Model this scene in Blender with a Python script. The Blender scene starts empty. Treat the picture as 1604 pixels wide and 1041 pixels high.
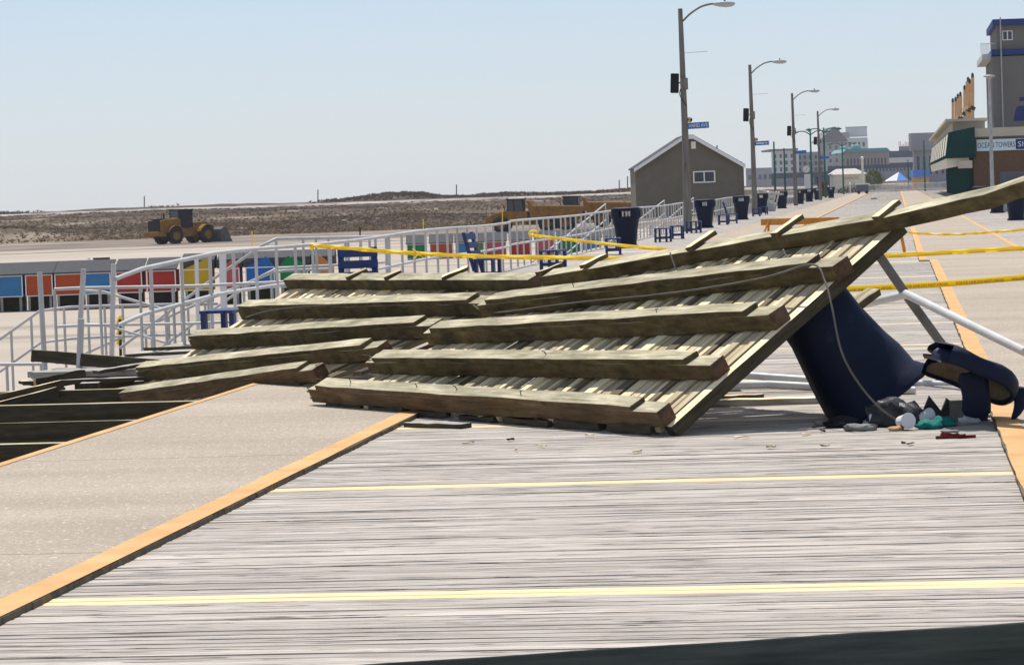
import bpy, math, random
from mathutils import Vector, Matrix, noise as mn
random.seed(7)
R = random.random
def U(a, b): return random.uniform(a, b)
rad = math.radians
SC = bpy.context.scene
COL = SC.collection

# ------------------------------------------------------------------ camera, sky, sun, exposure
F, PW, PH = 5000.0, 1604.0, 1041.0            # focal length in photo pixels, photo size
CX, CY = PW/2, PH/2
H = 1.7                                       # eye height above the boardwalk
ROLL = math.atan(.035); PITCH = rad(2.4995); PSI = rad(6.9605)
cr, sr = math.cos(ROLL), math.sin(ROLL)
cp, sp = math.cos(PITCH), math.sin(PITCH)
cs, sn = math.cos(PSI), math.sin(PSI)
cam = bpy.data.cameras.new('camera'); cob = bpy.data.objects.new('camera', cam); COL.objects.link(cob)
cam.sensor_width = 36; cam.lens = F/PW*36; cam.clip_start = .5; cam.clip_end = 6000
fw = Vector((0, cp, -sp)); rt = Vector((1, 0, 0)); up = Vector((0, sp, cp))
cxr = rt*cr - up*sr; cyu = rt*sr + up*cr
cob.matrix_world = Matrix(((cxr.x, cyu.x, -fw.x, 0), (cxr.y, cyu.y, -fw.y, 0), (cxr.z, cyu.z, -fw.z, H), (0, 0, 0, 1)))
SC.camera = cob

SUN_EL, SUN_AZ = rad(64), rad(-12)              # azimuth measured from +Y (view heading) towards +X
wd = bpy.data.worlds.new('World'); SC.world = wd; wd.use_nodes = True
nt = wd.node_tree; bg = nt.nodes['Background']
sky = nt.nodes.new('ShaderNodeTexSky'); sky.sky_type = 'NISHITA'; sky.sun_disc = False
sky.sun_elevation = SUN_EL; sky.sun_rotation = SUN_AZ
sky.air_density = 1.0; sky.dust_density = .2; sky.ozone_density = 5.5
tn = nt.nodes.new('ShaderNodeMixRGB'); tn.blend_type = 'MULTIPLY'; tn.inputs[0].default_value = 1; tn.inputs[2].default_value = (.95, .912, 1.0, 1)
nt.links.new(sky.outputs[0], tn.inputs[1]); veil = nt.nodes.new('ShaderNodeMixRGB'); veil.inputs[0].default_value = .5; veil.inputs[2].default_value = (4.75, 5.4, 6.15, 1)   # thin high cloud
nt.links.new(tn.outputs[0], veil.inputs[1]); nt.links.new(veil.outputs[0], bg.inputs[0]); bg.inputs[1].default_value = .115
sl = bpy.data.lights.new('sun', 'SUN'); sl.energy = 5.0; sl.angle = rad(.53); sl.color = (1, .96, .9)
so = bpy.data.objects.new('sun', sl); COL.objects.link(so)
sd = Vector((math.cos(SUN_EL)*math.sin(SUN_AZ), math.cos(SUN_EL)*math.cos(SUN_AZ), math.sin(SUN_EL)))
so.rotation_euler = sd.to_track_quat('Z', 'Y').to_euler()
SC.view_settings.view_transform = 'Standard'; SC.view_settings.look = 'None'
SC.view_settings.exposure = 0.1; SC.view_settings.gamma = 1

# ------------------------------------------------------------------ survey helpers (photo bearing + distance -> place)
def ray(px, py):
    dx, dy = px-CX, py-CY
    u = dx*cr-dy*sr; v = dx*sr+dy*cr
    y = F*cp-v*sp; z = -v*cp-F*sp
    return u/y, z/y
def P(px, py, Y):
    a, b = ray(px, py); return Vector((a*Y, Y, H+b*Y))
def G(px, py, z=0.0):
    a, b = ray(px, py); Y = (z-H)/b; return Vector((a*Y, Y, z))
def D(X, Y, z=0.0):                           # boardwalk coordinates (X across, Y along) -> world
    return Vector((X*cs+Y*sn, -X*sn+Y*cs, z))

# ------------------------------------------------------------------ materials
def mat(name, col, rough=.7, col2=None, scale=6, stretch=(1, 1, 1), spec=.14, blotch=None, bump=0, island=0, metal=0,
        detail=6, coord='Object', lo=.35, hi=.65, dark=None, dscale=12, dlo=.62, dhi=.7, dstretch=None, bscale=None):
    m = bpy.data.materials.new(name); m.use_nodes = True
    t = m.node_tree; N = t.nodes; L = t.links; b = N['Principled BSDF']
    b.inputs['Roughness'].default_value = rough; b.inputs['Specular IOR Level'].default_value = spec
    b.inputs['Metallic'].default_value = metal
    c4 = (*col, 1)
    if col2 is None and not island and dark is None and not bump:
        b.inputs['Base Color'].default_value = c4; return m
    tc = N.new('ShaderNodeTexCoord')
    if island:
        g = N.new('ShaderNodeNewGeometry'); oi = N.new('ShaderNodeObjectInfo'); ad = N.new('ShaderNodeMath'); ad.operation = 'ADD'
        L.new(g.outputs['Random Per Island'], ad.inputs[0]); L.new(oi.outputs['Random'], ad.inputs[1])
        fr_ = N.new('ShaderNodeMath'); fr_.operation = 'FRACT'; L.new(ad.outputs[0], fr_.inputs[0]); rnd = fr_.outputs[0]
    def noise(sc, st):
        mp = N.new('ShaderNodeMapping'); mp.inputs['Scale'].default_value = st
        L.new(tc.outputs[coord], mp.inputs[0])
        if island:
            cx = N.new('ShaderNodeCombineXYZ'); ml = N.new('ShaderNodeMath')
            ml.operation = 'MULTIPLY'; ml.inputs[1].default_value = 57.0
            L.new(rnd, ml.inputs[0]); L.new(ml.outputs[0], cx.inputs[0]); L.new(ml.outputs[0], cx.inputs[2])
            L.new(cx.outputs[0], mp.inputs['Location'])
        n = N.new('ShaderNodeTexNoise'); n.inputs['Scale'].default_value = sc; n.inputs['Detail'].default_value = detail
        n.inputs['Roughness'].default_value = .62
        L.new(mp.outputs[0], n.inputs['Vector']); return n
    n = noise(scale, stretch)
    rp = N.new('ShaderNodeValToRGB'); rp.color_ramp.elements[0].position = lo; rp.color_ramp.elements[1].position = hi
    rp.color_ramp.elements[0].color = c4; rp.color_ramp.elements[1].color = (*(col2 or col), 1)
    L.new(n.outputs[0], rp.inputs[0]); out = rp.outputs[0]
    if island:
        mr = N.new('ShaderNodeMapRange')
        mr.inputs[3].default_value = 1-island; mr.inputs[4].default_value = 1+island
        L.new(rnd, mr.inputs[0])
        mx = N.new('ShaderNodeMixRGB'); mx.blend_type = 'MULTIPLY'; mx.inputs[0].default_value = 1
        L.new(out, mx.inputs[1]); L.new(mr.outputs[0], mx.inputs[2]); out = mx.outputs[0]
    if blotch is not None:                    # broad stains: (scale, stretch, low, high)
        n4 = noise(blotch[0], blotch[1]); m4 = N.new('ShaderNodeMapRange'); m4.inputs[1].default_value = .3; m4.inputs[2].default_value = .7
        m4.inputs[3].default_value = blotch[2]; m4.inputs[4].default_value = blotch[3]; L.new(n4.outputs[0], m4.inputs[0])
        mx = N.new('ShaderNodeMixRGB'); mx.blend_type = 'MULTIPLY'; mx.inputs[0].default_value = 1
        L.new(out, mx.inputs[1]); L.new(m4.outputs[0], mx.inputs[2]); out = mx.outputs[0]
    if dark is not None:
        n2 = noise(dscale, dstretch or stretch)
        r2 = N.new('ShaderNodeValToRGB'); r2.color_ramp.elements[0].position = dlo; r2.color_ramp.elements[1].position = dhi
        L.new(n2.outputs[0], r2.inputs[0])
        mx = N.new('ShaderNodeMixRGB'); L.new(r2.outputs[0], mx.inputs[0]); L.new(out, mx.inputs[1]); mx.inputs[2].default_value = (*dark, 1); out = mx.outputs[0]
    L.new(out, b.inputs['Base Color'])
    if bump:
        bp = N.new('ShaderNodeBump'); bp.inputs['Strength'].default_value = bump; bp.inputs['Distance'].default_value = .02
        src = n if bscale is None else noise(bscale, stretch)
        L.new(src.outputs[0], bp.inputs['Height']); L.new(bp.outputs[0], b.inputs['Normal'])
    return m

M = {}
M['deck'] = mat('weathered_deck_wood', (.28, .248, .212), .85, (.50, .447, .392), 4, (.45, 8, 1), bump=.6, island=.14, dark=(.035, .03, .027), dscale=3, dstretch=(.8, 11, 1), dlo=.58, dhi=.62, detail=10, blotch=(.6, (.6, 1.4, 1), .82, 1.12), lo=.36, hi=.62)
M['deck_new'] = mat('new_deck_board', (.60, .465, .25), .7, (.69, .565, .35), 5, (.5, 9, 1), bump=.2, island=.05, dark=(.45, .30, .12), dscale=4, dstretch=(.7, 18, 1), dlo=.66, dhi=.74)
M['concrete'] = mat('lane_concrete', (.285, .235, .183), .9, (.43, .36, .283), 55, (1, .6, 1), lo=.3, hi=.7, bump=.3, bscale=140, dark=(.62, .55, .47), dscale=42, dstretch=(1, .6, 1), dlo=.60, dhi=.66, blotch=(.45, (.5, 1.6, 1), .84, 1.12))
M['concrete_edge'] = mat('slab_edge', (.10, .085, .06), .9, (.17, .14, .10), 14)
M['paint'] = mat('orange_line_paint', (.53, .295, .115), .75, (.61, .365, .16), 3, (1, 1, 1), bump=.2, bscale=60, blotch=(1.2, (1, 1, 1), .85, 1.08), dark=(.36, .22, .10), dscale=9, dstretch=(.6, 5, 1), dlo=.665, dhi=.69)
M['joist_top'] = mat('weathered_lit_timber_face', (.33, .29, .175), .88, (.64, .575, .405), 5, (.5, 7, 7), bump=.7, blotch=(1.8, (.9, 2, 2), .5, 1.15), island=.12, dark=(.15, .12, .07), dscale=4, dstretch=(.6, 14, 14), dlo=.63, dhi=.72)  # weathered top faces, brightened as if sunlit
M['joist'] = mat('green_stained_shaded_timber', (.062, .048, .021), .85, (.14, .112, .055), 4, (1.1, 4, 4), bump=.8, blotch=(1.8, (2.2, .4, .4), .6, 1.25), island=.15, dark=(.10, .055, .025), dscale=3, dstretch=(2, 2, 2), dlo=.58, dhi=.72)  # green stained sides, darkened further to carry their shade
M['joist_brown'] = mat('brown_timber', (.10, .066, .033), .85, (.19, .13, .072), 4, (.7, 6, 6), bump=.7, blotch=(1.6, (1.6, .6, .6), .6, 1.2), dark=(.09, .05, .03), dscale=3, dstretch=(2, 3, 3), dlo=.58, dhi=.68)
M['endgrain'] = mat('cut_timber_end', (.075, .043, .028), .85, (.15, .095, .06), 9, (1, 1, 1), bump=.4, dark=(.06, .03, .02), dscale=14, dlo=.6, dhi=.7)
M['plank'] = mat('old_plank', (.48, .385, .23), .85, (.82, .68, .45), 5, (.5, 8, 8), bump=.5, island=.42, dark=(.09, .07, .04), dscale=4, dstretch=(.6, 14, 14), dlo=.62, dhi=.72)
M['plank_new'] = mat('new_plank', (.74, .62, .36), .7, (.88, .80, .55), 5, (.5, 8, 8), bump=.2)
M['plank_dark'] = mat('dark_stained_plank', (.11, .085, .05), .85, (.24, .19, .12), 5, (.5, 8, 8), bump=.5, island=.3)
M['plank_tan'] = mat('tan_plank', (.58, .43, .24), .75, (.70, .56, .36), 5, (.5, 8, 8), bump=.2)
M['plank_grey'] = mat('grey_plank', (.26, .24, .21), .85, (.48, .45, .41), 5, (.5, 8, 8), bump=.5, dark=(.08, .07, .06), dscale=4, dstretch=(.6, 14, 14), dlo=.6, dhi=.7)
M['wood_dark'] = mat('dark_wet_shade_wood', (.04, .034, .02), .85, (.085, .07, .045), 5, (.6, 6, 6), bump=.4)  # dark wood; also painted in where only shade falls, in gaps and under boxes
M['wood_near'] = mat('dark_green_plank', (.035, .042, .036), .8, (.075, .085, .075), 3, (.5, 7, 7), bump=.4)
M['splinter'] = mat('splintered_wood', (.45, .22, .08), .85, (.68, .42, .2), 30, (1, 1, 1), bump=.6)
M['pipe'] = mat('grey_white_pipe', (.46, .45, .43), .45, (.58, .57, .55), 3, (1, 1, 1), spec=.4, dark=(.40, .37, .33), dscale=5, dlo=.64, dhi=.74)
M['pipe_rail'] = mat('white_painted_pipe', (.42, .415, .405), .5, (.55, .54, .53), 1.5, (1, 1, 1), spec=.4, dark=(.42, .38, .33), dscale=4, dlo=.66, dhi=.74)
M['pipe_dark'] = mat('dull_grey_pipe', (.085, .085, .085), .6, (.14, .14, .14), 3, spec=.2)
M['blue_plastic'] = mat('blue_plastic', (.0035, .0075, .025), .6, (.0055, .011, .035), 2.5, spec=.2, bump=.15, bscale=30, dark=(.022, .026, .045), dscale=6, dlo=.62, dhi=.75)
M['blue_paint'] = mat('blue_bench_paint', (.011, .024, .105), .5, (.018, .036, .14), 4, spec=.4)
M['black'] = mat('black_housing', (.012, .012, .013), .6)
M['pole'] = mat('weathered_pole', (.13, .12, .105), .85, (.22, .205, .185), 2, (6, 6, .5), bump=.3, dark=(.06, .05, .045), dscale=2, dstretch=(5, 5, .4), dlo=.6, dhi=.7)
M['metal'] = mat('galvanised_metal', (.30, .31, .32), .5, (.42, .43, .44), 3, metal=.2)
M['metal_lt'] = mat('lamp_head_metal', (.42, .43, .44), .45)
M['greenpole'] = mat('green_painted_pole', (.02, .10, .085), .5, (.03, .14, .12), 2)
M['sign_blue'] = mat('street_sign_blue', (.05, .16, .42), .5)
M['white'] = mat('white_paint', (.74, .74, .73), .6)
M['siding'] = mat('taupe_siding', (.15, .132, .102), .85, (.175, .155, .12), 1.5)
M['trim'] = mat('white_fascia', (.74, .73, .74), .6)
M['shingle'] = mat('grey_shingles', (.055, .055, .058), .95, (.095, .095, .10), 8, (1, 5, 5), bump=.4)
M['glass'] = mat('dark_glass', (.02, .02, .035), .12, spec=.6)
M['sand'] = mat('beach_sand', (.34, .285, .23), .95, (.43, .37, .305), .05, (1, 1, 1), bump=.5, bscale=1.2, dark=(.24, .20, .16), dscale=.03, dstretch=(.5, 2.2, 1), dlo=.52, dhi=.62)
M['yellow'] = mat('machine_yellow', (.20, .095, .012), .8, (.32, .155, .02), 2, spec=.2, dark=(.10, .06, .025), dscale=2.5, dlo=.58, dhi=.7)
M['tyre'] = mat('tyre_rubber', (.02, .02, .02), .9, (.04, .038, .035), 5)
M['cab_black'] = mat('cab_black', (.018, .018, .02), .5)
M['bucket'] = mat('worn_bucket_steel', (.07, .068, .065), .7, (.14, .13, .12), 3)
def tape_mat():
    m = bpy.data.materials.new('caution_tape_yellow'); m.use_nodes = True; t = m.node_tree; N = t.nodes; L = t.links; b = N['Principled BSDF']
    b.inputs['Base Color'].default_value = (.92, .70, .025, 1); b.inputs['Roughness'].default_value = .45
    tr = N.new('ShaderNodeBsdfTranslucent'); tr.inputs[0].default_value = (.95, .72, .03, 1); mx = N.new('ShaderNodeMixShader'); mx.inputs[0].default_value = .45
    L.new(b.outputs[0], mx.inputs[1]); L.new(tr.outputs[0], mx.inputs[2]); L.new(mx.outputs[0], N['Material Output'].inputs[0]); return m
M['tape'] = tape_mat()
M['ink'] = mat('black_ink', (.10, .06, .01), .6)
M['orange_wood'] = mat('orange_barricade_board', (.50, .20, .025), .6, (.60, .27, .045), 4)
M['teal'] = mat('teal_cloth', (.008, .13, .115), .75, (.014, .20, .175), 14, bump=.5)
M['bag'] = mat('dark_plastic_bag', (.025, .025, .028), .35, (.06, .06, .065), 14, bump=.6)
M['cup'] = mat('white_paper_cup', (.62, .64, .66), .6)
M['red'] = mat('dark_red_plastic', (.14, .02, .02), .5)
M['card'] = mat('grey_cardboard', (.17, .17, .15), .85, (.25, .25, .23), 9)
M['cable'] = mat('grey_cable', (.10, .095, .08), .7, (.16, .15, .13), 4)
M['brick'] = mat('brown_brick', (.11, .062, .036), .9, (.16, .095, .056), 3, (1, 1, 6), spec=0, bump=.2)
M['awning'] = mat('green_awning', (.004, .035, .033), .8, (.007, .045, .042), 1, spec=0)
M['cream'] = mat('cream_stucco', (.42, .38, .30), .85, (.50, .455, .37), .6)
M['soffit'] = mat('cream_soffit', (.62, .58, .46), .8, (.72, .68, .56), 1)
M['tower'] = mat('grey_brown_stucco', (.145, .135, .125), .85, (.165, .155, .142), .4)
M['blue_band'] = mat('blue_fascia', (.015, .035, .16), .6)
M['tanpost'] = mat('tan_wooden_post', (.46, .27, .13), .8, (.56, .35, .18), 2)
M['hotel_white'] = mat('pale_stucco', (.52, .52, .53), .85, (.60, .60, .60), .2)  # far facades here and below lightened to stand in for distance haze
M['hotel_grey'] = mat('grey_stucco', (.30, .30, .32), .85, (.36, .36, .38), .2)
M['hotel_dark'] = mat('dark_facade', (.10, .11, .13), .8, (.14, .15, .17), .2)
M['hotel_pink'] = mat('pinkish_stucco', (.34, .28, .27), .85, (.38, .32, .31), .2)
M['teal_roof'] = mat('teal_metal_roof', (.17, .34, .33), .6)
M['roof_grey'] = mat('grey_roof', (.20, .19, .20), .8)
M['tent_blue'] = mat('blue_tent_fabric', (.09, .22, .55), .7)
M['grass'] = mat('dune_grass', (.11, .078, .05), .9, (.18, .132, .085), .03, (1, 1, 1), island=.45)
M['shrub'] = mat('dune_shrub', (.055, .036, .025), .9, (.095, .064, .043), .05, (1, 1, 1), island=.3)
for k in ('grass', 'shrub'):
    t = M[k].node_tree; b = t.nodes['Principled BSDF']; tr = t.nodes.new('ShaderNodeBsdfTranslucent'); mx = t.nodes.new('ShaderNodeMixShader'); mx.inputs[0].default_value = .5
    t.links.new(b.inputs['Base Color'].links[0].from_socket, tr.inputs[0]); t.links.new(b.outputs[0], mx.inputs[1]); t.links.new(tr.outputs[0], mx.inputs[2])
    t.links.new(mx.outputs[0], t.nodes['Material Output'].inputs[0])
M['leaf'] = mat('olive_leaves', (.07, .085, .015), .8, (.14, .15, .03), .8, (1, 1, 1), island=.4)
M['trunk'] = mat('tree_bark', (.10, .07, .05), .9)
BOXC = {'blue': (.06, .21, .43), 'red': (.42, .045, .035), 'orange red': (.46, .085, .03), 'yellow': (.55, .36, .03), 'pink': (.47, .11, .12),
        'green': (.015, .22, .07), 'orange': (.52, .22, .07), 'deep blue': (.03, .14, .42), 'olive': (.14, .2, .06), 'pale green': (.25, .45, .25)}
for k, c in BOXC.items(): M['box '+k] = mat('box_paint_'+k.replace(' ', '_'), c, .75, tuple(x*.85 for x in c), 1.5)

# ------------------------------------------------------------------ mesh helpers
class MB:
    def __init__(s): s.v = []; s.f = []; s.mi = []; s.sm = []
    def add(s, vs, fs, mi=0, smooth=False):
        o = len(s.v); s.v += [tuple(v) for v in vs]
        for f in fs: s.f.append(tuple(i+o for i in f)); s.mi.append(mi); s.sm.append(smooth)
        return s
    def hexa(s, p, mi=0):                      # p: 4 bottom (ccw) + 4 top
        return s.add(p, [(3, 2, 1, 0), (4, 5, 6, 7), (0, 1, 5, 4), (1, 2, 6, 5), (2, 3, 7, 6), (3, 0, 4, 7)], mi)
    def box(s, c, d, mi=0, m=None):
        x, y, z = (k/2 for k in d)
        p = [Vector(q) for q in ((-x, -y, -z), (x, -y, -z), (x, y, -z), (-x, y, -z), (-x, -y, z), (x, -y, z), (x, y, z), (-x, y, z))]
        if m is not None: p = [m @ q for q in p]
        return s.hexa([q+Vector(c) for q in p], mi)
    def bb(s, x0, x1, y0, y1, z0, z1, mi=0):
        return s.box(((x0+x1)/2, (y0+y1)/2, (z0+z1)/2), (abs(x1-x0), abs(y1-y0), abs(z1-z0)), mi)
    def bar(s, a, b, w, h, upv=(0, 0, 1), mi=0):
        a = Vector(a); b = Vector(b); d = (b-a).normalized(); sd_ = d.cross(Vector(upv))
        if sd_.length < 1e-4: sd_ = d.cross(Vector((1, 0, 0)))
        sd_.normalize(); u = sd_.cross(d)
        p = []
        for q in (a, b):
            p.append([q-sd_*w/2-u*h/2, q+sd_*w/2-u*h/2, q+sd_*w/2+u*h/2, q-sd_*w/2+u*h/2])
        return s.add(p[0]+p[1], [(3, 2, 1, 0), (4, 5, 6, 7), (0, 1, 5, 4), (1, 2, 6, 5), (2, 3, 7, 6), (3, 0, 4, 7)], mi)
    def tube(s, pts, r, n=8, mi=0, cap=True, r2=None):
        pts = [Vector(p) for p in pts]; m = len(pts); vs = []; pu = None
        for i, p in enumerate(pts):
            d = (pts[min(i+1, m-1)]-pts[max(i-1, 0)]).normalized()
            if pu is None: pu = d.cross(Vector((0, 0, 1)));
            if pu.length < 1e-3: pu = d.cross(Vector((1, 0, 0)))
            pu = (pu-d*pu.dot(d)).normalized(); w = d.cross(pu)
            rr = r if r2 is None else r+(r2-r)*i/(m-1)
            for k in range(n):
                a = 2*math.pi*k/n; vs.append(p+pu*math.cos(a)*rr+w*math.sin(a)*rr)
        fs = [(i*n+k, i*n+(k+1) % n, (i+1)*n+(k+1) % n, (i+1)*n+k) for i in range(m-1) for k in range(n)]
        s.add(vs, fs, mi, True)
        if cap:
            s.add(vs[:n], [tuple(range(n-1, -1, -1))], mi); s.add(vs[-n:], [tuple(range(n))], mi)
        return s
    def lathe(s, prof, n=24, mi=0, e=2.0, m=None, cap0=True, cap1=True, c=(0, 0, 0)):   # prof [(r,z)], e: superellipse exponent
        vs = []
        for r, z in prof:
            for k in range(n):
                a = 2*math.pi*k/n; ca, sa = math.cos(a), math.sin(a)
                q = (abs(ca)**e+abs(sa)**e)**(-1/e)
                v = Vector((r*q*ca, r*q*sa, z))
                vs.append((m @ v if m is not None else v)+Vector(c))
        fs = [(i*n+k, i*n+(k+1) % n, (i+1)*n+(k+1) % n, (i+1)*n+k) for i in range(len(prof)-1) for k in range(n)]
        s.add(vs, fs, mi, True)
        if cap0: s.add(vs[:n], [tuple(range(n-1, -1, -1))], mi)
        if cap1: s.add(vs[-n:], [tuple(range(n))], mi)
        return s
    def prism(s, poly, a, b, ax='y', mi=0):    # poly: list of (u,v); extruded a..b along ax
        n = len(poly)
        def pt(u, v, t): return {'y': (u, t, v), 'x': (t, u, v), 'z': (u, v, t)}[ax]
        vs = [pt(u, v, a) for u, v in poly]+[pt(u, v, b) for u, v in poly]
        return s.add(vs, [tuple(range(n)), tuple(range(2*n-1, n-1, -1))]+[(i, n+i, n+(i+1) % n, (i+1) % n) for i in range(n)], mi)
    def ball(s, c, r, n=10, mi=0, sc=(1, 1, 1)):
        vs = []; k2 = n//2
        for i in range(k2+1):
            t = math.pi*i/k2
            for k in range(n):
                a = 2*math.pi*k/n
                vs.append(Vector(c)+Vector((r*sc[0]*math.sin(t)*math.cos(a), r*sc[1]*math.sin(t)*math.sin(a), r*sc[2]*math.cos(t))))
        return s.add(vs, [(i*n+k, (i+1)*n+k, (i+1)*n+(k+1) % n, i*n+(k+1) % n) for i in range(k2) for k in range(n)], mi, True)
    def build(s, name, mats, parent=None, world=False, bevel=0, off=None):
        me = bpy.data.meshes.new(name)
        o3 = Vector((0, 0, 0))
        if world and parent is not None: o3 = parent.location
        if off is not None: o3 = Vector(off)
        me.from_pydata([tuple(Vector(v)-o3) for v in s.v], [], s.f)
        if not isinstance(mats, (list, tuple)): mats = [mats]
        for m in mats: me.materials.append(M[m] if isinstance(m, str) else m)
        me.polygons.foreach_set('material_index', s.mi); me.polygons.foreach_set('use_smooth', s.sm); me.update()
        o = bpy.data.objects.new(name, me); COL.objects.link(o)
        if off is not None: o.location = o3
        if parent is not None: o.parent = parent
        if bevel:
            b = o.modifiers.new('bevel', 'BEVEL'); b.width = bevel; b.segments = 2; b.limit_method = 'ANGLE'
        return o
def tag(o, label=None, cat=None, group=None, kind=None):
    if label: o['label'] = label
    if cat: o['category'] = cat
    if group: o['group'] = group
    if kind: o['kind'] = kind
    return o
def thing(name, label, cat, loc=(0, 0, 0), rz=0, group=None):
    o = bpy.data.objects.new(name, None); COL.objects.link(o); o.empty_display_size = .3
    o.location = loc; o.rotation_euler = (0, 0, rz)
    return tag(o, label, cat, group)
def copy_tree(o, parent=None):
    c = o.copy(); COL.objects.link(c)
    if parent is not None: c.parent = parent
    for ch in list(o.children): copy_tree(ch, c)
    return c
def dup(o, loc, rz, label, group=None):
    c = copy_tree(o); c.location = loc; c.rotation_euler = (0, 0, rz); c['label'] = label
    if group: c['group'] = group
    return c
def text(name, body, size, m, parent, matrix, extrude=.004, width=None):
    cu = bpy.data.curves.new(name, 'FONT'); cu.body = body; cu.size = size; cu.extrude = extrude; cu.align_x = 'LEFT'; cu.resolution_u = 2
    t = bpy.data.objects.new(name, cu); COL.objects.link(t)
    bpy.context.view_layer.update()
    me = bpy.data.meshes.new_from_object(t.evaluated_get(bpy.context.evaluated_depsgraph_get()))
    bpy.data.objects.remove(t)
    if width:
        xs = [v.co.x for v in me.vertices]; k = width/(max(xs)-min(xs)); x0 = min(xs)
        for v in me.vertices: v.co.x = (v.co.x-x0)*k
    me.materials.clear(); me.materials.append(M[m])
    o = bpy.data.objects.new(name, me); COL.objects.link(o); o.parent = parent; o.matrix_local = matrix
    return o
FACE = Matrix(((1, 0, 0, 0), (0, 0, -1, 0), (0, 1, 0, 0), (0, 0, 0, 1)))        # text plane facing -Y
def frame_mat(x, y, z, o):
    return Matrix(((x.x, y.x, z.x, o.x), (x.y, y.y, z.y, o.y), (x.z, y.z, z.z, o.z), (0, 0, 0, 1)))
def timber(name, pts, w, h, nrm, mats, parent=None, jit=.004, seg=7, bevel=.006, ends=(0, 0), slot=None):
    """a sawn timber: pts centre line of its base, w across, h along nrm; slots: 0 side, 1 top(nrm), 2 ends. own axes so grain follows it"""
    pts = [Vector(p) for p in pts]; o = pts[0].copy()
    x = (pts[-1]-pts[0]).normalized(); n = Vector(nrm); n = (n-x*n.dot(x)).normalized(); y = n.cross(x)
    Mx = frame_mat(x, y, n, o); inv = Mx.inverted()
    lp = [inv @ p for p in pts]
    cl = []
    for i in range(len(lp)-1):
        k = max(2, int(seg/(len(lp)-1)))
        for j in range(k): cl.append(lp[i].lerp(lp[i+1], j/k))
    cl.append(lp[-1]); m = len(cl); vs = []
    for i, c in enumerate(cl):
        e0 = ends[0] if i == 0 else (ends[1] if i == m-1 else 0)
        for q, (yy, zz) in enumerate(((-w/2, 0), (w/2, 0), (w/2, h), (-w/2, h))):
            vs.append(c+Vector((U(-jit, jit)+e0*(1 if q in (1, 2) else -1)*.5, yy+U(-jit, jit), zz+U(-jit, jit))))
    b = MB(); k = len(mats) if isinstance(mats, (list, tuple)) else 1
    for i in range(m-1):
        a = i*4; q = a+4
        b.f += [(a, a+1, q+1, q), (a+1, a+2, q+2, q+1), (a+2, a+3, q+3, q+2), (a+3, a, q, q+3)]
        b.mi += [0, 0, 1 if k > 1 else 0, 0]
    b.f += [(3, 2, 1, 0), tuple(m*4-4+i for i in range(4))]; b.mi += [k-1, k-1]
    b.v = [tuple(v) for v in vs]; b.sm = [False]*len(b.f)
    ob = b.build(name, mats, parent, bevel=bevel)
    # outward normals
    me = ob.data
    import bmesh
    bm = bmesh.new(); bm.from_mesh(me); bmesh.ops.recalc_face_normals(bm, faces=bm.faces); bm.to_mesh(me); bm.free()
    if parent is not None: Mx = Matrix.Translation(-parent.location) @ Mx
    ob.matrix_local = Mx
    return ob
def struct(o): o['kind'] = 'structure'; return o

# ------------------------------------------------------------------ setting: boardwalk
XL0, XL1, XR0, XR1 = -5.95, -3.72, .62, 2.80          # edges of the two concrete lanes (boardwalk coordinates)
RAILX = -8.6
def boards(name, x0, x1, y0, y1, pitch, new=(), rag=.015, zt=0.0):
    b = MB(); y = y0; i = 0
    while y < y1:
        w = pitch-U(.0015, .0045); mi = 1 if any(abs(y-q) < pitch*1.02 for q in new) else 0
        z = zt+U(-.0016, .0014); t = U(-.001, .001)
        a0, a1 = x0-U(0, rag), x1+U(0, rag)
        if y < 34 and pitch < .2:
            n = 12; vs = []; e0, e1 = U(-.0018, .001), U(-.0018, .001)
            for k in range(n+1):
                x = a0+(a1-a0)*k/n; c0, c1 = U(0, .004), U(0, .004)
                vs += [(x, y+c0, zt-.05), (x, y+c0, z+e0+U(-.0012, .001)), (x, y+w*.5, z+t+U(0, .001)), (x, y+w-c1, z+e1+U(-.0012, .001)), (x, y+w-c1, zt-.05)]
            fs = [(k*5+q, (k+1)*5+q, (k+1)*5+q+1, k*5+q+1) for k in range(n) for q in range(4)]
            b.add(vs, fs+[(0, 1, 2, 3, 4), tuple(n*5+q for q in (4, 3, 2, 1, 0))], mi)
            y += pitch; i += 1; continue
        b.hexa([(a0, y, zt-.05), (a1, y, zt-.05), (a1, y+w, zt-.05), (a0, y+w, zt-.05), (a0, y, z), (a1, y, z+t), (a1, y+w, z+t), (a0, y+w, z)], mi)
        y += pitch; i += 1
    o = b.build(name, ['deck', 'deck_new', 'wood_dark']); o.rotation_euler = (0, 0, -PSI)
    return struct(o)
NEW = [13.42, 18.42, 23.15, 27.75, 33.0, 37.9, 42.7, 47.7, 56.1, 66, 75.3]
boards('boardwalk', XL1-.01, XR0+.01, 8.5, 66, .112, NEW)
boards('boardwalk', XL1-.01, .41, 66, 460, .28, [q for q in NEW if q > 60], rag=.01)
boards('boardwalk', RAILX-.25, XL0, 33.6, 460, .28, [48, 61, 86])
boards('boardwalk', XR1, 6.2, 8.5, 460, .28, [45, 72, 101])
def slab(x0, x1, y0, y1, xj=None):
    b = MB(); y = y0
    while y < y1:
        ye = min(y1, y+U(5.5, 6.5))
        b.bb(x0, x1, y, ye-.012, -.12, .03); y = ye
    o = b.build('concrete_lane', ['concrete']); o.rotation_euler = (0, 0, -PSI); struct(o)
    e = MB()                                            # dark broken slab edge, standing just proud
    for x, d in ((x0, -1), (x1, 1)):
        y = y0
        while y < min(y1, 90):
            e.bb(x, x+d*U(.004, .014), y, y+.3, -.10, .028); y += .3
    o = e.build('concrete_lane_edge', ['concrete_edge']); o.rotation_euler = (0, 0, -PSI); struct(o)
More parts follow.
